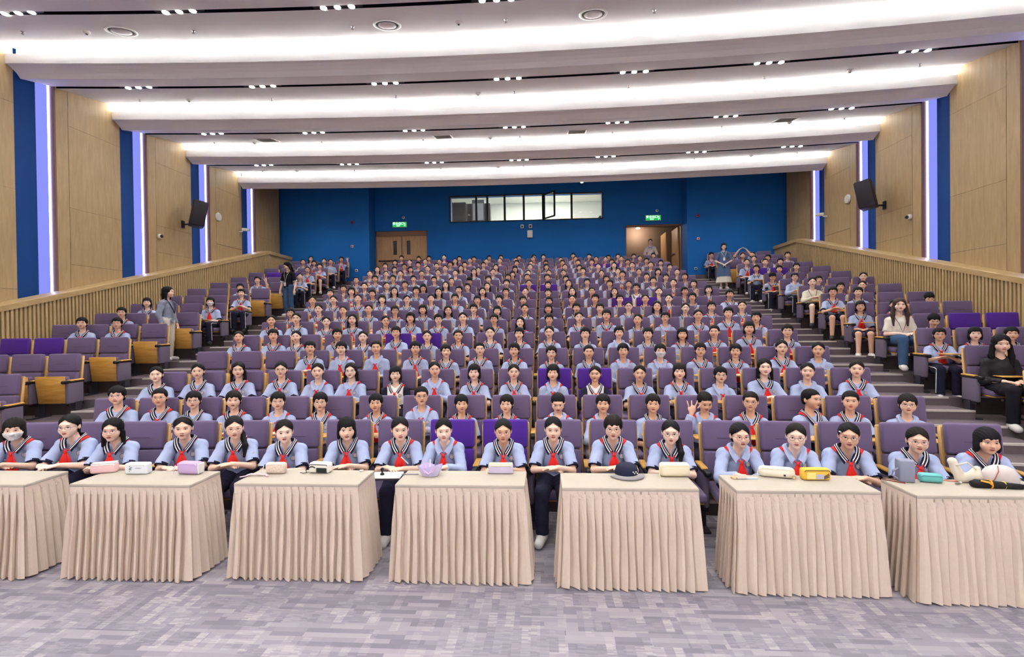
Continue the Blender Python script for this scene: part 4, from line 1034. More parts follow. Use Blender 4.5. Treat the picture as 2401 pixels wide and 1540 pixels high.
def person(loc, rz, pose='fold', head=(0, 0, 0), lod=1, hairk='b', label='', group=None, scale=1.0, skin=0, hairm=0, glasses=None, mask=False, collar='s', long=False, scarf=(True, 0), badge=False,
           trousers='long', shirt_m=None, cuffs=True, stripe=False, shoes=None, face=0, trou_m=None, hair_mat=None, headband=False, clip=False, patch=False, vest=False, sxy=None):
    me, p, R = get_body(pose, *head, lod, face)
    o = obj('person', me, None, M_skin[skin] if skin else None, loc, (0, 0, rz))
    o.scale = (scale if sxy is None else sxy, scale if sxy is None else sxy, scale)
    tag(o, label, 'person', group)
    sh = obj('shirt', get_shirt(pose, long, lod), o, shirt_m)
    if trousers: obj('trousers', get_trou(pose, trousers == 'short', lod), o, trou_m)
    if vest:
        if ('vest', pose, lod) not in SHIRT: SHIRT[('vest', pose, lod)] = net_mesh('vest', vest_field(p, LODH[lod]), M_vest)
        obj('vest', SHIRT[('vest', pose, lod)], o)
    HM = hm(p, R)
    if hairk:
        hr = obj('hair', hair(hairk, min(2, max(0, lod - 1 if lod < 3 else 2))), o, hair_mat or (M_hair[hairm] if hairm else None)); hr.matrix_local = HM
        if headband: obj('headband', band_me, hr)
        if clip: c = obj('hair_clip', clip_me, hr, loc=(-.066, -.062, .052), rot=(0, .5, .8))
    if glasses is not None: g = obj('glasses', GLASS, o, M_frame[glasses]); g.matrix_local = HM
    if mask: g = obj('face_mask', MASK, o); g.matrix_local = HM
    nk = Vector([float(x) for x in p['neck']])
    if collar: obj('collar', COLLAR[collar], o, loc=nk)
    if scarf is not None: obj('scarf', SCARF[scarf], o, loc=nk)
    if badge: obj('badge', badge_me, sh, loc=(float(p['chest'][0]) + .074, float(p['chest'][1]) - .1085, float(p['chest'][2]) + .035), rot=(math.radians(-10), 0, math.radians(26)))
    if patch:
        a, b = p['shL'], p['elL']; c = a + (b - a) * .42; obj('sleeve_patch', patch_me, sh, loc=(float(c[0]) + .03, float(c[1]) - .055, float(c[2])), rot=(0, 0, math.radians(30)))
    if cuffs and not long:
        for cm in get_cuff(pose): obj('cuff', cm, sh)
    if stripe:
        for n, s in (('R', -1), ('L', 1)):
            a, b, c = p['hj' + n], p['kn' + n], p['an' + n]
            if pose in ('stand', 'clasp'): continue
            MB().tube([tuple(a + V(s * .085, -.05, .03)), tuple(b + V(s * .064, .03, .035)), tuple(b + V(s * .060, -.045, .02)), tuple(b + V(s * .062, -.05, -.05)), tuple(c + V(s * .058, -.028, .02))], .0055, 5).build('side_stripe', M_white, o)
    if shoes is not None:
        for n in 'RL':
            so_ = obj('shoe', get_shoe(0), o, shoes, loc=(float(p['an' + n][0]), float(p['an' + n][1]), 0.0)); so_.rotation_euler = (0, 0, math.radians(10 if n == 'L' else -10))
    return o

# ---------------------------------------------------------------- seat the students
rnd = random.Random(11)
HY1 = [-14, -30, -22, -10, 0, 0, 0, 3, 2, 0, 2, 2, 4, 20, 4, 6, 14, 26]     # front row: glance away from the stage centre (degrees)
def desc(ty, long, vest, glasses, mask):
    if vest: return 'person in white vest with red scarf'
    b = 'plain-collared long-sleeved blue shirt' if long else 'striped-collar blue polo'
    if mask: return 'masked person in ' + b
    if glasses: return 'bespectacled person in ' + b
    return 'person in ' + b
STUFF_P = []
for (B, n, k), (dx, dz, ty) in sorted(OCC.items(), key=lambda q: (q[0][1], q[0][0], q[0][2])):
    hk = ty[0]
    if hk in 'AWH': continue
    fl_ = ty[1:]; glasses = 'G' in fl_; mask = 'm' in fl_; vest = 'w' in fl_; long = 'p' in fl_ or vest
    seed = n * 100 + k * 7 + ord(B); r = random.Random(seed)
    loc, rz = seat_xf(B, n, k)
    far = n >= 15 and B == 'C'
    bear = math.degrees(math.atan2(loc[0] - CAMX, loc[1])); yaw = 0.0
    headband = hk == 'h'; hkk = 'g' if hk == 'h' else hk
    if n == 1:
        pose = ['table', 'table2', 'table', 'table2', 'table', 'table2', 'table', 'table3', 'table', 'table', 'table', 'table', 'table2', 'table3', 'table', 'table', 'table2', 'table2'][k]
        yaw = HY1[k] - bear; lod = 0
    else:
        pose = r.choice(['fold', 'fold', 'lap']) if n < 10 else r.choice(['fold', 'lap'])
        lod = 1 if n <= 4 else (2 if n <= 9 else 3); yaw = r.uniform(-9, 9) - bear * .8
        if B != 'C': lod = min(lod, 2) if n <= 12 else lod
    hy = (9 if yaw > 6 else (-9 if yaw < -6 else 0)) if n > 1 else min((-13, -5, 3, 11, 19), key=lambda a: abs(a - yaw * .55))
    head = (hy, 4 if n == 1 else 0, 0)
    if (B, n, k) == ('C', 2, 13): pose, head = 'ear', (14, 22, 0); lod = 1
    if (B, n, k) in (('C', 2, 10),): head = (0, 22, 0)
    if (B, n, k) == ('C', 2, 15): head = (9, 0, 0); yaw = 16
    if (B, n, k) in (('L', 11, 1), ('L', 16, 0), ('C', 9, 16)): pose, head = 'wave', (0, 0, 0); lod = 2
    if (B, n, k) == ('R', 15, 1): pose, head = 'heart', (0, 0, 0); lod = 2
    if (B, n, k) in (('R', 6, 1), ('R', 8, 3), ('R', 11, 0), ('R', 16, 0), ('C', 11, 6), ('C', 10, 4), ('C', 13, 8)): pose, head = 'down', (0, 26, 0); lod = 2
    body_yaw = 0.0
    body_yaw = math.radians(max(-16, min(16, yaw - hy)))
    sc = 1.0 + r.uniform(-.025, .03)
    c, s = math.cos(rz), math.sin(rz)
    L_ = (loc[0] + c * dx, loc[1] + s * dx, loc[2] + dz * .8)
    visible_legs = B != 'C' and k <= 1
    short = (B, n, k) in (('R', 7, 0), ('R', 8, 0), ('L', 14, 0))
    skin = r.choice([0, 0, 1, 2]) if hk in 'glfph' else r.choice([0, 1, 1, 0])
    if far:
        STUFF_P.append((L_, rz, pose if pose in ('fold', 'lap') else 'fold', head, hkk, skin, sc, long)); continue
    lab = '%s, %s' % (desc(ty, long, vest, glasses, mask) if B == 'C' else ('person in white vest' if vest else ('masked person in polo' if mask else ('bespectacled person in uniform' if glasses else 'person in uniform'))), where(B, n, k))
    lab = lab.replace('plain-collared long-sleeved blue shirt', 'long-sleeved blue shirt').replace('striped-collar blue polo', 'striped-collar polo')
    person(L_, rz + body_yaw, pose, head, lod, hkk, lab, 'seated students in blue uniforms', sc, skin, r.choice([0, 1, 2]), (r.choice([0, 0, 1, 2]) if n > 1 else r.choice([1, 1, 2, 0])) if glasses else None, mask and n < 12,
           ('p' if (long and not vest) else 's') if n <= 13 else ('s' if r.random() < .5 else None), long, (r.random() < .62, r.choice([0, 1, 2])) if not (n > 8 and r.random() < .35) else None, badge=n <= 4,
           trousers=('short' if short else 'long') if (n <= 4 or B != 'C') else None, cuffs=(n <= 7 or B != 'C'), stripe=(visible_legs and not short and k == 0 and r.random() < .8),
           shoes=(M_shoe if (r.random() < .6 or n == 1) else M_shoeb) if (visible_legs or n == 1) else None, face=1 if r.random() < .3 else 0, headband=headband, clip=(B, n, k) == ('C', 1, 15), patch=(B, n, k) == ('C', 1, 4),
           shirt_m=M_trou if vest else None, vest=vest)
# the last two rows: one object
VV = []; FF = []; MI = []; base = 0
def qtri(me):
    v, t = to_np(me); mi = np.empty(len(me.polygons), np.int32); me.polygons.foreach_get('material_index', mi)
    lt = np.empty(len(me.loop_triangles), np.int32); me.loop_triangles.foreach_get('polygon_index', lt); return v, t, mi[lt]
_c = {}
LODH[4] = .021
for (L_, rz, pose, head, hk, skin, sc, long) in STUFF_P:
    key = (pose, head)
    if key not in _c:
        me, p, R = get_body(pose, *head, 4); b = qtri(me); bpy.data.meshes.remove(me); _c[key] = (b, p, R)
    if ('s', pose, long) not in _c:
        f = shirt_field(get_pose(pose), LODH[4], long); v, q = f.nets(); _c[('s', pose, long)] = (v, np.concatenate([q[:, [0, 1, 2]], q[:, [0, 2, 3]]]))
    if ('h', hk) not in _c:
        v, q = hair_field(hk, .017).nets(); _c[('h', hk)] = (v, np.concatenate([q[:, [0, 1, 2]], q[:, [0, 2, 3]]]))
    if 'sc' not in _c: _c['sc'] = qtri(SCARF[(True, 0)])
    (bv, bt, bm), p, R = _c[key]; sv, stt = _c[('s', pose, long)]; hv, ht = _c[('h', hk)]; cv, ct, _m = _c['sc']
    for v, t, mi in ((bv, bt, np.where(bm == 0, skin, np.array([0, 3, 4, 5, 6, 6])[bm])), (sv, stt, np.full(len(stt), 7)), ((hv * p['hs']) @ R.T + p['head'], ht, np.full(len(ht), 8)), (cv + p['neck'], ct, np.full(len(ct), 9))):
        VV.append(xform(v, L_, rz, sc)); FF.append(t + base); MI.append(mi); base += len(v)
so = obj('seated_students', mesh_np('seated_students', np.concatenate(VV), np.concatenate(FF), M_skin + [M_eye, M_iris, M_lip, M_brow, M_blue_s, M_hair[0], M_scarf], np.concatenate(MI)))
tag(so, 'students in blue shirts filling the last two rows of the middle block', 'people', kind='stuff')
if 0: print('people', round(__import__('time').time() - _t0, 1))
# ================================================================= grown-ups
M_blackb = mat('black_blouse', (34, 32, 36), .7, .3, var=.5, vscale=60); M_cream = mat('cream_knit', (226, 220, 208), .85, .2)
M_beige = mat('beige_hoodie', (222, 218, 196), .85, .2); M_jean = mat('blue_denim', (62, 92, 130), .85, .2, var=.12, vscale=30); M_blk = mat('black_cloth', (26, 26, 32), .85, .2)
M_denimj = mat('pale_denim_jacket', (146, 154, 174), .85, .2, var=.1, vscale=25); M_wide = mat('cream_trousers', (216, 210, 198), .85, .2)
M_denimd = mat('denim_dress', (88, 112, 150), .85, .2, var=.15, vscale=25); M_blouse = mat('white_blouse', (236, 226, 222), .8, .2); M_strap = mat('maroon_lanyard', (110, 42, 46), .7)
def lanyard(o, p, m, drop=.24):
    n = p['neck']; c = p['chest']; zf = float(n[2])
    y = float(c[1]) - .125
    pts = [(-.055, float(n[1]) + .03, zf + .05), (-.085, float(n[1]) - .05, zf + .02), (-.045, y, zf - .10), (0, y - .012, zf - drop), (.045, y, zf - .10), (.085, float(n[1]) - .05, zf + .02), (.055, float(n[1]) + .03, zf + .05)]
    ln = MB().tube(pts, .0055, 5, flat=.5).build('lanyard', m, o)
    MB().box((-.03, y - .022, zf - drop - .10), (.03, y - .016, zf - drop)).build('name_card', M_white, ln)
def seat_person(B, n, k, fwd, dz, **kw):
    loc, rz = seat_xf(B, n, k); return person((loc[0] - math.sin(-rz) * fwd, loc[1] - fwd, loc[2] + dz), rz + kw.pop('turn', 0), **kw)
GR = 'seated grown-ups in the open doorway block'
o = seat_person('R', 4, 0, .10, -.05, pose='lap', head=(-9, 6, 0), lod=1, hairk='L', label='person in dark patterned blouse and black cropped trousers, seated near the aisle steps', group=GR, scale=1.10, skin=0, collar=None, scarf=None, long=True, shirt_m=M_blackb, trou_m=M_blk, shoes=M_shoe, turn=-.12)
o = seat_person('R', 6, 0, .04, .06, pose='lap', head=(-9, 0, 0), lod=1, hairk='L', label='person in white cardigan, jeans and maroon lanyard, seated at the aisle', group=GR, scale=1.10, skin=2, collar=None, scarf=None, shirt_m=M_cream, trou_m=M_jean, cuffs=False, hair_mat=M_hairbr, shoes=M_shoe, turn=-.15)
lanyard(o, get_pose('lap'), M_strap)
o = seat_person('R', 9, 0, .02, .02, pose='fold', head=(-9, 0, 0), lod=2, hairk='g', label='person in beige hoodie and black skirt, seated at the aisle', group=GR, scale=1.05, skin=2, collar=None, scarf=None, long=True, shirt_m=M_beige, trousers='short', trou_m=M_blk, shoes=M_shoeb, turn=-.15)
lanyard(o, get_pose('fold'), M_strap, .2)
GS = 'grown-ups standing in the hall'
o = person((-7.06, 9.52, rowz(7)), math.radians(98), 'stand', (8, 0, 0), 1, 'l', 'person in pale denim jacket and cream trousers standing sideways among the seats', GS, .97, 0, 0, None, False, None, True, None, False, 'long', M_denimj, False, False, M_shoe, trou_m=M_wide, sxy=1.05)
MB().tube([(.06, -.03, 1.31), (.09, -.10, 1.22), (.03, -.135, 1.08), (.0, -.14, .98), (-.03, -.135, 1.08), (-.09, -.10, 1.22), (-.06, -.03, 1.31)], .012, 6).build('patterned_scarf', mat('patterned_scarf', (70, 66, 92), .8, var=.7, vscale=50), o)
MB().box((-.04, -.155, .90), (.04, -.145, 1.0)).build('name_card', mat('card', (150, 150, 160), .5), o)
o = person((-6.50, 13.28, rowz(11)), math.radians(-10), 'stand', (-32, 26, 0), 2, 'l', 'person in black cardigan and jeans standing with lowered head in the aisle', GS, .98, 0, 0, None, False, None, False, None, False, 'long', M_blk, True, False, M_shoe, trou_m=M_jean)
for ch in o.children:
    for c2 in ch.children:
        if c2.name.startswith('cuff'): c2.material_slots[0].link = 'OBJECT'; c2.material_slots[0].material = M_white
lanyard(o, get_pose('stand'), M_white, .30)
o = person((6.42, 15.9, rowz(14)), math.radians(-14), 'clasp', (0, 0, 0), 2, 'f', 'person in denim dress over white skirt standing on the aisle steps', GS, .94, 2, 0, 0, False, None, False, None, False, None, M_denimd, False, False, M_shoe)
def cone(name, prof, m, par, pl=0, amp=0.0, sy=.72):
    mb = MB(); P = []; N = 48
    for i in range(N + 1):
        a = 2 * math.pi * i / N; row = []
        for j, (r, z) in enumerate(prof):
            rr = r + amp * (j / (len(prof) - 1)) * math.sin(a * pl); row.append((rr * math.cos(a), rr * sy * math.sin(a), z))
        P.append(row)
    return mb.grid(P, flip=True).build(name, m, par, True)
cone('dress', [(.145, 1.02), (.155, .92), (.185, .76), (.225, .44)], M_denimd, o, 7, .006); cone('skirt', [(.16, .60), (.215, .44), (.25, .24)], M_cream, o, 14, .012)
lanyard(o, get_pose('clasp'), M_white, .2)
o = person((4.93, 19.6, BZ0), math.radians(-14), 'clasp', (0, 0, 0), 2, 'g', 'person in white blouse with lanyard standing in the corridor', GS, 1.0, 2, 0, None, False, 'p', True, None, False, 'long', M_blouse, False, False, M_shoeb, trou_m=M_blk)
lanyard(o, get_pose('clasp'), M_strap, .2)

# ================================================================= skirted tables
M_cloth = mat('cream_tablecloth', (182, 174, 160), .85, .2, var=.04, vscale=40, bump=.2, bscale=500); M_skirt = mat('beige_skirt', (214, 198, 182), .88, .2, var=.05, vscale=50, bump=.2, bscale=500)
TW, TD, TH = 1.0, .355, .75
def skirt_mesh(seed):
    r = random.Random(seed); mb = MB(); seg = [((-TW / 2, TD), (-TW / 2, 0), (-1, 0)), ((-TW / 2, 0), (TW / 2, 0), (0, -1)), ((TW / 2, 0), (TW / 2, TD), (1, 0))]
    cols = []; pr = .0588
    for si, (a, b, nrm) in enumerate(seg):
        L = math.hypot(b[0] - a[0], b[1] - a[1]); m = max(1, round(L / pr)); w_ = L / m
        for i in range(m):
            jit = r.uniform(-.12, .12)
            for (ph, of) in ((0.0, .05), (.30, .45), (.66, .82 + jit * .4), (.98, 1.0), (.96, .5), (.80, .05)):
                t = min(1, (i + ph + (0 if ph in (0.0,) else jit * .25)) / m); cols.append((a[0] + (b[0] - a[0]) * t, a[1] + (b[1] - a[1]) * t, nrm, of, r.uniform(-.004, .004), si, t))
    P = []
    for (x, y, nrm, of, j, si, t) in cols:
        col = []
        # blend the normal near the corners
        nx, ny = nrm
        if si == 1:
            e = max(0, 1 - t * 14) ; nx -= e; e2 = max(0, 1 - (1 - t) * 14); nx += e2
        elif si == 0: ny -= max(0, (t - .75) * 4)
        else: ny -= max(0, 1 - t * 4)
        n = math.hypot(nx, ny); nx /= n; ny /= n
        for z in (.748, .70, .672, .655, .60, .45, .30, .15, .03, .012):
            d = min(1, max(0, .22 + (.668 - z) / .30)) if z < .673 else 0; fl = .055 * (1 - z / TH) ** 1.1
            out = .004 + .046 * (of - 1) * d + .012 * d + fl + j * d; sag = .004 * math.sin(x * 30 + z * 9 + seed) * d
            col.append((x + nx * out + sag * (abs(nx) < .5), y + ny * out, z + (0 if z > .02 else .006 * math.sin(x * 40))))
        P.append(col)
    mb.grid(P, flip=True)
    return mb.mesh('skirt', [M_skirt], False)
TX = [-3.98, -2.615, -1.28, .02, 1.31, 2.58, 3.78]; TY = [3.61, 3.64, 3.695, 3.70, 3.665, 3.645, 3.575]
for i, (x, y) in enumerate(zip(TX, TY)):
    t = empty('skirted_table', (x, y, 0)); tag(t, '%s cloth-skirted table counted from the closed-door wall' % ORD[i], 'table', 'skirted tables before the front row')
    obj('tabletop', rbox('tabletop', (TW + .012, TD + .012, .03), .007, M_cloth, 2, (0, TD / 2, TH - .016)), t)
    obj('skirt', skirt_mesh(i * 3 + 1), t)
    MB().box((-TW / 2 - .0055, -.0055, .668), (TW / 2 + .0055, -.0035, .742)).build('top_band', M_skirt, t)
    for sx in (-1, 1): MB().box((sx * (TW / 2 + .0045) - .001, -.0055, .668), (sx * (TW / 2 + .0045) + .001, TD, .742)).build('top_band', M_skirt, t)
    for sx in (-1, 1):
        for yy in (.04, TD - .04): MB().box((sx * (TW / 2 - .04) - .015, yy - .015, 0), (sx * (TW / 2 - .04) + .015, yy + .015, .72)).build('leg', M_dark, t)

# ---- things on the tables
def item(name, label, cat, x, y, rz=0.0, z=.7505, group=None):
    t = empty(name, (x, y, z), math.radians(rz)); tag(t, label, cat, group); return t
def case(x, y, rz, size, col, label, col2=None, top=None, zip_=(240, 236, 226), r=.018, name='pencil_case', var=0, pull=True):
    w_, d_, h_ = size; t = item(name, label, 'pencil case', x, y, rz, group='pencil cases on the tables')
    m = mat('case_%d_%d_%d%s' % (*col, 'v' if var else ''), col, .7, .3, var=var, vscale=90, bump=.15, bscale=300)
    obj('body', rbox('case_body', (w_, d_, h_), r, m, 3, (0, 0, h_ / 2)), t)
    mz = mat('zip_%d_%d_%d' % zip_, zip_, .5)
    zz = h_ - .012
    MB().tube([(-w_ / 2 + .012, -d_ / 2 - .001, zz - .01), (-w_ / 2 + .02, -d_ / 2 - .001, zz), (w_ / 2 - .02, -d_ / 2 - .001, zz), (w_ / 2 - .012, -d_ / 2 - .001, zz - .01)], .0028, 5).build('zip', mz, t)
    if pull: MB().tube([(-w_ / 2 - .002, -d_ / 2 - .002, zz - .012), (-w_ / 2 - .012, -d_ / 2 - .012, .03), (-w_ / 2 - .006, -d_ / 2 - .016, .004)], .0032, 5).build('zip_pull', mz, t)
    if top: obj('top_panel', rbox('case_top', (w_ * .94, d_ * .9, .012), .005, mat('case_top_%d_%d_%d' % top, top, .7), 2, (0, 0, h_ - .002)), t)
    if col2: obj('trim', rbox('case_trim', (w_ * .5, .008, h_ * .45), .003, mat('case_trim_%d_%d_%d' % col2, col2, .7), 2, (w_ * .16, -d_ / 2 - .001, h_ * .32)), t)
    return t
case(-3.10, 3.93, 20, (.19, .07, .085), (236, 196, 196), 'pink fabric pencil case with grey lid', top=(206, 206, 202), pull=False)
t = case(-2.775, 3.91, 2, (.20, .07, .095), (224, 230, 236), 'white cloth pencil case with grey printed flower', pull=False)
mb = MB()
for i in range(9):
    a = i * 2.4; mb.add([(-.045 + .016 * math.cos(a) * (i / 9) + .006 * math.cos(b), -.0362, .050 + .028 * math.sin(a) * (i / 9) + .005 * math.sin(b)) for b in np.linspace(0, 6.283, 7)[:-1]], [tuple(range(6))])
mb.build('print', mat('grey_print', (120, 128, 138), .8), t); MB().box((.0, -.0364, .052), (.05, -.036, .056)).build('print', MATS['grey_print'], t)
t = case(-2.32, 3.92, -4, (.20, .085, .105), (196, 170, 214), 'lilac padded pencil case with white end', r=.03, zip_=(224, 196, 232))
obj('side_panel', rbox('case_end', (.012, .07, .085), .005, M_white, 2, (.098, 0, .05)), t)
case(-1.58, 3.945, 0, (.175, .06, .095), (236, 204, 190), 'small cream case with brown leopard spots', r=.025, var=.45)
o = item('ribbon', 'crumpled pink ribbon beside the leopard case', 'ribbon', -1.72, 3.88); MB().tube([(-.07, 0, .006), (-.03, -.02, .02), (.0, .01, .008), (.04, -.02, .022), (.09, .0, .008), (.12, -.03, .006)], .012, 6, flat=.4).build('band', mat('pink_ribbon', (240, 190, 200), .7), o); MB().tube([(-.03, -.02, .02), (-.06, -.05, .01), (-.10, -.06, .005)], .01, 6, flat=.4).build('tail', MATS['pink_ribbon'], o)
t = case(-1.215, 3.99, -6, (.185, .08, .085), (234, 230, 220), 'black and white pencil case with two front pockets', col2=(34, 44, 42), zip_=(28, 28, 32), r=.02)
obj('pocket', rbox('pk', (.055, .014, .045), .006, mat('case_234_230_220', (234, 230, 220)), 2, (-.05, -.044, .03)), t); MB().tube([(-.078, -.052, .05), (-.05, -.052, .06), (-.022, -.052, .05)], .005, 5).build('pocket_flap', M_black, t)
MB().tube([(-.08, -.045, .01), (-.12, -.06, .004), (-.16, -.05, .004)], .0025, 5).build('cord', M_black, t)
o = item('eraser', 'small white eraser at the table corner', 'eraser', -.876, 4.02, 30); obj('block', rbox('er', (.035, .016, .012), .004, M_white, 2, (0, 0, .006)), o)
# open lilac bag
t = item('pencil_bag', 'open lilac clear bag with a bow and pens', 'bag', -.26, 3.915)
mb = MB(); P = []
for i in range(17):
    a = 2 * math.pi * i / 16; P.append([((.068 + .012 * j) * math.cos(a) * (1.15 if j else 1), (.040 + .008 * j) * math.sin(a), z + (.012 * math.sin(a * 4) if j == 2 else 0)) for j, z in enumerate((.002, .045, .085))])
mb.grid(P, flip=True).add([(.068 * math.cos(a), .04 * math.sin(a), .002) for a in np.linspace(0, 2 * math.pi, 17)[:-1]], [tuple(range(16))]).build('pouch', mat('lilac_vinyl', (206, 196, 232), .25, .5), t)
for sx in (-1, 1): MB().tube([(0, -.058, .03), (sx * .035, -.064, .05), (sx * .055, -.06, .085), (sx * .03, -.06, .06), (0, -.06, .03)], .005, 5).build('bow', mat('lilac_bow', (214, 190, 230), .5), t)
for i, c in enumerate(((236, 190, 200), (244, 236, 236), (150, 150, 160))): MB().tube([(-.03 + i * .03, 0, .01), (-.05 + i * .05, .01, .13)], .004, 6).build('pen', mat('pen_%d' % i, c, .4), t)
o = item('pencil', 'grey pencil lying beside the lilac bag', 'pencil', -.43, 3.93, 8, z=.7545); MB().tube([(-.07, .012, 0), (.07, 0, 0)], .004, 6).build('barrel', mat('pen_grey', (150, 140, 150), .4), o)
t = case(.315, 4.0, 0, (.205, .06, .078), (206, 196, 222), 'lilac pencil case with pale yellow zip edge', zip_=(240, 228, 170), r=.012, top=(240, 230, 180))
# cap
t = item('baseball_cap', 'navy cap with grey underside and white stitching', 'cap', 1.335, 3.965, 12)
mb = MB(); P = []
for i in range(21):
    a = 2 * math.pi * i / 20; P.append([(.092 * math.cos(a) * c, .085 * math.sin(a) * c, z) for c, z in ((1.0, .012), (1.0, .045), (.88, .078), (.6, .096), (.0, .102))])
mb.grid(P, flip=True).build('crown', mat('cap_navy', (30, 32, 58), .85), t, True)
P = []
for i in range(13):
    a = math.pi + math.pi * (i / 12) * .9 + .1; P.append([(.088 * math.cos(a), .082 * math.sin(a), .016), (.14 * math.cos(a) * 1.02, .155 * math.sin(a), .010 - .006 * math.sin(a)), (.14 * math.cos(a), .150 * math.sin(a), .004), (.088 * math.cos(a), .08 * math.sin(a), .008)])
MB().grid(P).build('brim', mat('cap_grey', (150, 146, 150), .85), t, True)
for i in range(4): MB().box((.02 + i * .012, -.088 + .002 * i, .045 - .012 * (i % 2)), (.028 + i * .012, -.083 + .002 * i, .052 - .012 * (i % 2))).build('stitching', M_white, t)
t = case(1.715, 3.965, 0, (.235, .09, .105), (236, 226, 198), 'large cream pouch with gold zip', zip_=(236, 224, 180), r=.028)
# table six
o = item('compact', 'small gold compact beside a paper knife', 'compact', 2.158, 3.905, z=.7505); MB().lathe([(.022, 0), (.026, .004), (.022, .012)], 16).build('lid', mat('gold', (206, 180, 130), .3, .5, .7), o)
o = item('paper_knife', 'silver paper knife lying on the table', 'knife', 2.26, 3.895, 4, z=.7505); MB().box((-.085, -.008, 0), (-.01, .008, .006)).build('blade', M_steel, o); MB().box((-.01, -.010, 0), (.075, .012, .010)).build('grip', mat('pale_blue', (196, 210, 226), .4), o)
t = case(2.50, 3.95, -16, (.26, .075, .085), (238, 230, 212), 'long rounded cream pencil case with ring', r=.036, zip_=(226, 214, 186))
MB().tube([(.115 + .012 * math.cos(a), -.05, .022 + .012 * math.sin(a)) for a in np.linspace(0, 6.283, 11)[:-1]], .0035, 5, closed=True).build('ring', mat('brass', (190, 160, 110), .3, .5, .6), t); MB().box((.045, -.0385, .02), (.06, -.0378, .035)).build('logo', mat('logo_ink', (60, 60, 80), .6), t)
t = case(2.765, 3.90, 0, (.21, .07, .09), (240, 190, 72), 'yellow see-through pencil case full of stationery', r=.02, zip_=(60, 54, 50), pull=False)
MB().box((-.075, -.0375, .012), (-.01, -.0355, .062)).build('note_block', mat('note_yellow', (240, 226, 140), .7), t); MB().box((-.008, -.0375, .012), (.05, -.0355, .050)).build('correction_tape', mat('tape_grey', (190, 186, 200), .5), t)
for i in range(3): MB().tube([(.05, -.037, .015 + .008 * i), (.088, -.037, .030 + .012 * i)], .003, 5).build('pen', M_dark, t)
# table seven
t = item('cylinder_case', 'upright grey-blue block-shaped pencil holder', 'pencil case', 3.415, 3.88, -12); obj('body', rbox('blk', (.10, .09, .165), .008, mat('grey_blue', (138, 142, 164), .6), 2, (0, 0, .0825)), t); MB().tube([(-.05, -.02, .10), (-.085, -.02, .08), (-.09, -.02, .045), (-.055, -.02, .02)], .008, 6).build('strap', MATS['grey_blue'], t)
case(3.585, 3.865, -14, (.15, .07, .065), (110, 190, 190), 'teal soft pencil pouch', r=.022, zip_=(70, 140, 145))
for i, (x, y, r_, c, l) in enumerate(((3.735, 3.885, -20, (226, 130, 110), 'coral pencil lying behind the glue stick'), (3.32, 3.86, -40, (130, 60, 50), 'dark red pencil at the table edge'), (3.36, 3.90, -35, (120, 90, 70), 'brown pencil beside the grey-blue holder'))):
    o = item('pencil', l, 'pencil', x, y, r_, z=.7545); MB().tube([(-.075, 0, 0), (.07, 0, 0)], .0042, 6).build('barrel', mat('pencil_%d' % i, c, .5), o); MB().tube([(.07, 0, 0), (.085, 0, 0)], [.004, .0005], 6).build('tip', mat('pencil_tip', (226, 200, 160), .6), o)
o = item('glue_stick', 'small grey glue stick lying on its side', 'glue', 3.745, 3.81, 25, z=.759); MB().tube([(-.03, 0, 0), (.01, 0, 0)], .008, 8).build('barrel', M_steel, o); MB().tube([(.01, 0, 0), (.03, 0, 0)], .0085, 8).build('cap', M_white, o)
t = item('canvas_bag', 'crumpled cream canvas bag beside the black umbrella', 'bag', 3.83, 3.865, -20)
f = Field((-.12, -.09, -.01), (.12, .09, .19), .007); f.c((-.07, 0, .15), (-.02, 0, .03), .030, .034, .02); f.c((-.02, 0, .03), (.06, .0, .05), .034, .04, .02); f.c((.06, 0, .05), (.075, 0, .11), .036, .022, .02); folds(f, .004, 2.0); f.cut(lambda P: -P[..., 2], .003)
obj('body', net_mesh('canvas_body', f, mat('canvas', (224, 214, 196), .9, .1)), t); MB().tube([(-.06, -.03, .13), (.0, -.05, .16), (.06, -.03, .11)], .006, 6).build('handle', MATS['canvas'], t)
t = item('sun_hat', 'pale grey domed hat with a brown cord', 'hat', 4.08, 3.865, 0)
P = []
for i in range(25):
    a = 2 * math.pi * i / 24; P.append([(.125 * math.cos(a) * c, .085 * math.sin(a) * c, z) for c, z in ((1.0, .001), (.99, .03), (.92, .07), (.72, .105), (.4, .124), (.0, .13))])
MB().grid(P, flip=True).build('dome', mat('hat_grey', (206, 196, 192), .8, .2, var=.06, vscale=30), t, True)
MB().tube([(-.105, -.055, .01), (-.09, -.07, .05), (-.06, -.062, .10), (-.03, -.02, .128)], .0035, 5).build('cord', mat('hat_cord', (176, 96, 70), .7), t)
t = item('umbrella', 'folded black umbrella with orange strap', 'umbrella', 3.93, 3.735, -5)
MB().tube([(-.15, 0, .026), (-.12, 0, .030), (-.02, .0, .026), (.10, -.005, .020), (.17, -.008, .018)], [.020, .030, .028, .022, .018], 10).build('canopy', mat('umbrella_black', (26, 26, 28), .6, .3, bump=.5, bscale=40), t, True)
MB().tube([(.17, -.008, .018), (.20, -.009, .018)], .016, 10).build('handle', M_black, t)
MB().tube([(-.03 + .031 * 0, .030 * math.cos(a), .026 + .030 * math.sin(a)) for a in np.linspace(0, 6.283, 13)[:-1]], .006, 5, closed=True).build('strap', mat('umbrella_orange', (240, 160, 50), .6), t); MB().tube([(-.03, -.028, .03), (-.06, -.04, .05), (-.10, -.02, .055)], .007, 5).build('strap_end', MATS['umbrella_orange'], t)
MB().tube([(.06, .024 * math.cos(a), .023 + .024 * math.sin(a)) for a in np.linspace(0, 6.283, 13)[:-1]], .004, 5, closed=True).build('band', mat('umbrella_yellow', (240, 220, 90), .6), t)
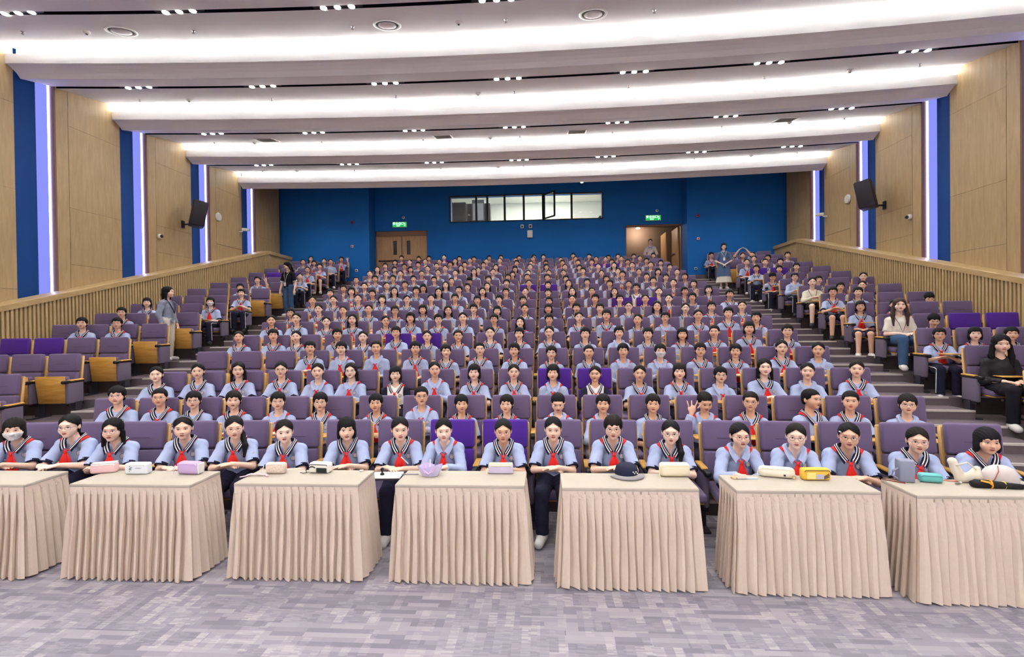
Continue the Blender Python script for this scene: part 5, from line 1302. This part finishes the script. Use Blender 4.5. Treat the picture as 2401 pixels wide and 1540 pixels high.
# tray with stamp between the third and fourth table
t = item('writing_board', 'white writing board on a seat tablet between two tables', 'board', -.70, 4.16, 4, z=.668); obj('sheet', rbox('wb', (.26, .17, .012), .004, M_white, 2, (0, 0, .006)), t); MB().box((-.13, -.088, -.012), (.13, -.08, .0)).build('rim', M_dark, t)
o = item('rubber_stamp', 'black knob-handled stamp standing on the white board', 'stamp', -.74, 4.15, z=.681); MB().lathe([(.018, 0), (.018, .012), (.008, .018), (.008, .03), (.016, .042), (.016, .052), (.008, .062)], 14).build('handle', M_black, o, True)
o = item('fountain_pen', 'white pen held over the folded arms', 'pen', -.60, 4.36, 0, z=.745); MB().tube([(-.035, 0, .035), (.035, -.01, -.025)], .0045, 6).build('barrel', M_white, o)

# ================================================================= fittings on walls and ceiling
def on_wall(name, label, cat, x, y, z, rz, group=None):
    t = empty(name, (x, y, z), rz); tag(t, label, cat, group); return t
for sgn, side in ((-1, 'closed-door'), (1, 'open-doorway')):
    x = sgn * WX; rz = math.pi / 2 * -sgn           # local -y points into the room
    t = on_wall('wall_speaker', 'black box loudspeaker on a bracket, %s side wall' % side, 'speaker', x, 13.06, 4.91, rz)
    MB().box((-.05, -.03, -.10), (.05, 0, .10)).build('wall_plate', M_black, t)
    MB().tube([(0, -.02, 0), (0, -.24, .0), (0, -.36, .06)], .022, 8).build('arm', M_black, t)
    R_ = Matrix.Translation((0, -.46, .27)) @ Matrix.Rotation(math.radians(42) * -sgn, 4, 'Z') @ Matrix.Rotation(math.radians(10), 4, 'X')
    obj('cabinet', rbox('spk_cab', (.46, .34, .70), .02, M_dark_spk if 'M_dark_spk' in globals() else mat('speaker_black', (38, 34, 44), .6), 2, (0, 0, 0), R_), t)
    obj('grille', rbox('spk_gr', (.42, .02, .66), .008, mat('speaker_grille', (46, 42, 52), .8, bump=.6, bscale=600), 2, (0, -.175, 0), R_), t)
    t = on_wall('round_speaker', 'flat round white speaker on the oak panel, %s side' % side, 'speaker', x, 14.55, 5.45, rz)
    MB().lathe([(.13, 0), (.13, .03), (.115, .05)], 24, M=Matrix.Rotation(math.pi / 2, 4, 'X')).build('rim', M_white, t, True); MB().lathe([(.11, .05), (.11, .053)], 24, M=Matrix.Rotation(math.pi / 2, 4, 'X')).build('grille', mat('speaker_cloth', (216, 212, 206), .8), t)
    t = on_wall('dome_camera', 'small white dome camera on the oak panel, %s side' % side, 'camera', x, 12.2, 4.42, rz)
    MB().lathe([(.065, 0), (.065, .04), (.05, .07)], 16, M=Matrix.Rotation(math.pi / 2, 4, 'X')).build('base', M_white, t, True); MB().add(*ell_mesh((0, -.08, 0), (.042, .045, .042), 12, 8)).build('lens', M_dark, t, True)
    t = on_wall('bullet_camera', 'white box camera on a short bracket, %s side' % side, 'camera', x, 15.62, 5.23, rz)
    MB().tube([(0, 0, -.04), (0, -.10, -.04), (0, -.12, .0)], .02, 8).build('bracket', M_white, t)
    obj('housing', rbox('cam_h', (.11, .22, .09), .02, M_white, 2, (0, -.18, .04), Matrix.Rotation(math.radians(30) * -sgn, 4, 'Z')), t); MB().lathe([(.03, 0), (.03, .02)], 12, M=Matrix.Rotation(math.radians(30) * -sgn, 4, 'Z') @ Matrix.Translation((0, -.285, .03)) @ Matrix.Rotation(math.pi / 2, 4, 'X')).build('lens', M_black, t)
def text_mesh(body, size, m):
    cu = bpy.data.curves.new('txt', 'FONT'); cu.body = body; cu.size = size; cu.align_x = 'CENTER'; cu.align_y = 'CENTER'; cu.extrude = .001; cu.resolution_u = 3
    to = bpy.data.objects.new('txt', cu); COL.objects.link(to); bpy.context.view_layer.update()
    me = bpy.data.meshes.new_from_object(to.evaluated_get(bpy.context.evaluated_depsgraph_get())); bpy.data.objects.remove(to); bpy.data.curves.remove(cu)
    me.materials.clear(); me.materials.append(m); return me
M_signw = emat('sign_white', (210, 255, 220), 1.3); M_signg = emat('sign_green', (24, 150, 70), .9)
for x, side in ((-4.99, 'closed double door'), (4.92, 'open doorway')):
    t = on_wall('exit_sign', 'green lit exit sign above the %s' % side, 'sign', x, YB, 6.0, 0)
    obj('housing', rbox('sg', (.60, .05, .23), .01, mat('sign_grey', (150, 160, 150), .4, .5, .4), 2, (0, -.025, 0)), t)
    MB().box((-.28, -.056, -.095), (.28, -.050, .095)).build('panel', M_signg, t)
    obj('lettering', text_mesh('安全出口', .115, M_signw), t, loc=(-.05, -.058, .035), rot=(math.pi / 2, 0, 0)); obj('lettering', text_mesh('EXIT', .075, M_signw), t, loc=(-.05, -.058, -.055), rot=(math.pi / 2, 0, 0))
    MB().add(*ell_mesh((.205, -.057, .055), (.016, .002, .016))).tube([(.205, -.057, .035), (.215, -.057, -.01), (.19, -.057, -.07)], .011, 6, flat=.2).tube([(.215, -.057, -.01), (.245, -.057, -.05)], .010, 6, flat=.2).tube([(.20, -.057, .02), (.24, -.057, .01)], .008, 6, flat=.2).build('running_figure', M_signw, t)
    t = on_wall('fire_detector', 'small round white detector above the exit sign, %s' % side, 'detector', x + .15, YB, 6.28, 0); MB().lathe([(.055, 0), (.055, .02), (.03, .05)], 14, M=Matrix.Rotation(math.pi / 2, 4, 'X')).build('base', M_white, t, True); MB().lathe([(.022, .05), (.018, .058)], 10, M=Matrix.Rotation(math.pi / 2, 4, 'X')).build('sensor', M_dark, t)
t = on_wall('emergency_lamp', 'twin-headed white emergency lamp below the control room window', 'lamp', .04, YB - .006, 5.80, 0)
for sx in (-.16, .16): b_ = obj('lamp_head', rbox('eh', (.13, .08, .15), .02, M_white, 2, (sx, -.05, 0)), t); MB().box((sx - .035, -.094, -.05), (sx + .035, -.088, .03)).build('lens', M_black, b_)
obj('battery_box', rbox('eb', (.21, .07, .29), .015, M_white, 2, (.14, -.035, -.30)), t)
for x, z, nm, m, lb, cat in ((-6.65, 6.0, 'alarm_bell', mat('alarm_red', (190, 40, 36), .5), 'small red alarm sounder on the blue wall beside the closed doors', 'alarm'), (6.38, 5.9, 'alarm_bell', mat('alarm_red', (190, 40, 36)), 'small red alarm sounder on the blue wall beside the open doorway', 'alarm'),
                              (-6.67, 5.07, 'call_point', M_white, 'white and red call point on the blue wall beside the closed doors', 'call point'), (6.39, 5.05, 'call_point', M_white, 'white and red call point on the blue wall beside the open doorway', 'call point'),
                              (-6.51, 4.13, 'wall_socket', M_white, 'white wall socket on the blue wall beside the closed doors', 'socket'), (6.29, 3.95, 'wall_socket', M_white, 'white wall socket on the blue wall beside the open doorway', 'socket')):
    t = on_wall(nm, lb, cat, x, YB_SIDE, z, 0)
    obj('body', rbox(nm, (.10, .035, .10), .01, m, 2, (0, -.0175, 0)), t); MB().box((-.03, -.040, -.03), (.03, -.034, .03)).build('front_plate', mat('alarm_red', (190, 40, 36)) if nm == 'call_point' else M_dark, t)
t = empty('spotlight', (2.02, 16.62, 6.78)); tag(t, 'single glaring spotlight at the last ceiling slot', 'spotlight'); MB().lathe([(.05, 0), (.06, .06), (.06, .14)], 14).build('housing', M_black, t); MB().add(*ell_mesh((0, -.02, -.01), (.05, .05, .035), 12, 8)).build('lamp', emat('glare', (255, 250, 240), 60), t)
# ceiling fittings
def ceil_z(k, y):
    (y0, z0) = SLOT[k]; yF, zT = FAS[k][0], FAS[k][1]; u = (y - y0) / (yF - .12 - y0); return z0 + u * (zT + .13 - z0)
BN = {7: 'fourth', 8: 'third', 9: 'second', 10: 'first'}
spr_b = MB().lathe([(.03, 0), (.03, -.006), (.012, -.012), (.012, -.04)], 10).mesh('body', [M_steel], True); spr_d = MB().lathe([(.022, -.046), (.022, -.050)], 10).mesh('deflector', [M_steel])
det_b = MB().lathe([(.055, 0), (.055, -.02), (.035, -.045)], 14).mesh('base', [M_white], True); det_d = MB().lathe([(.02, -.045), (.015, -.055)], 10).mesh('sensor', [M_dark])
for k, yy in ((7, 8.40), (8, 10.88), (9, 13.38), (10, 15.7)):
    for i, x in enumerate((-8.4, -5.43, -2.6, .09, 2.6, 5.43, 8.4)):
        y = yy + cy(x); t = empty('sprinkler', (x, y, ceil_z(k, yy))); tag(t, '%s sprinkler from the closed-door wall in the %s ceiling bay from the back' % (ORD[i], BN[k]), 'sprinkler', 'ceiling sprinklers')
        obj('body', spr_b, t); obj('deflector', spr_d, t)
    for i, x in enumerate((-7.3, -.73, 7.1)):
        y = yy + cy(x); t = empty('smoke_detector', (x, y, ceil_z(k, yy))); tag(t, '%s round smoke detector from the closed-door wall, %s ceiling bay from the back' % (ORD[i], BN[k]), 'detector', 'ceiling smoke detectors')
        obj('base', det_b, t); obj('sensor', det_d, t)
tilt = math.atan2(FAS[7][1] + .13 - SLOT[7][1], FAS[7][0] - .12 - SLOT[7][0])
for i, x in enumerate((-6.68, -1.98, 1.58, 6.7)):
    t = empty('ceiling_diffuser', (x, 8.38 + cy(x), ceil_z(7, 8.38) - .002)); t.rotation_euler = (tilt, 0, 0); tag(t, '%s round white ceiling diffuser from the closed-door wall' % ORD[i], 'air vent', 'round ceiling diffusers')
    MB().lathe([(.24, .005), (.24, -.012), (.20, -.016), (.195, .0)], 32).build('rim', M_white, t, True)
    MB().lathe([(.15, -.004), (.155, -.018), (.10, -.026)], 24).build('disc', mat('vent_white', (206, 200, 202), .6), t, True); MB().lathe([(.195, .002), (.195, -.002)], 24).build('recess', mat('vent_dark', (96, 90, 96), .8), t)
tilt = math.atan2(FAS[9][1] + .13 - SLOT[9][1], FAS[9][0] - .12 - SLOT[9][0])
for i, x in enumerate((-6.78, -1.98, 1.62, 6.86)):
    t = empty('ceiling_grille', (x, 13.08 + cy(x), ceil_z(9, 13.08) - .002)); t.rotation_euler = (tilt, 0, 0); tag(t, '%s square slatted ceiling grille from the closed-door wall' % ORD[i], 'air vent', 'square ceiling grilles')
    MB().box((-.25, -.25, -.01), (.25, -.22, .01)).box((-.25, .22, -.01), (.25, .25, .01)).box((-.25, -.22, -.01), (-.22, .22, .01)).box((.22, -.22, -.01), (.25, .22, .01)).build('frame', M_white, t)
    MB().box((-.22, -.22, .0), (.22, .22, .008)).build('backing', MATS['vent_dark'], t)
    for j in range(6): MB().box((-.22, -.02, -.006), (.22, .02, -.002), M=Matrix.Translation((0, -.185 + .074 * j, 0)) @ Matrix.Rotation(.5, 4, 'X')).build('slat', M_white, t)
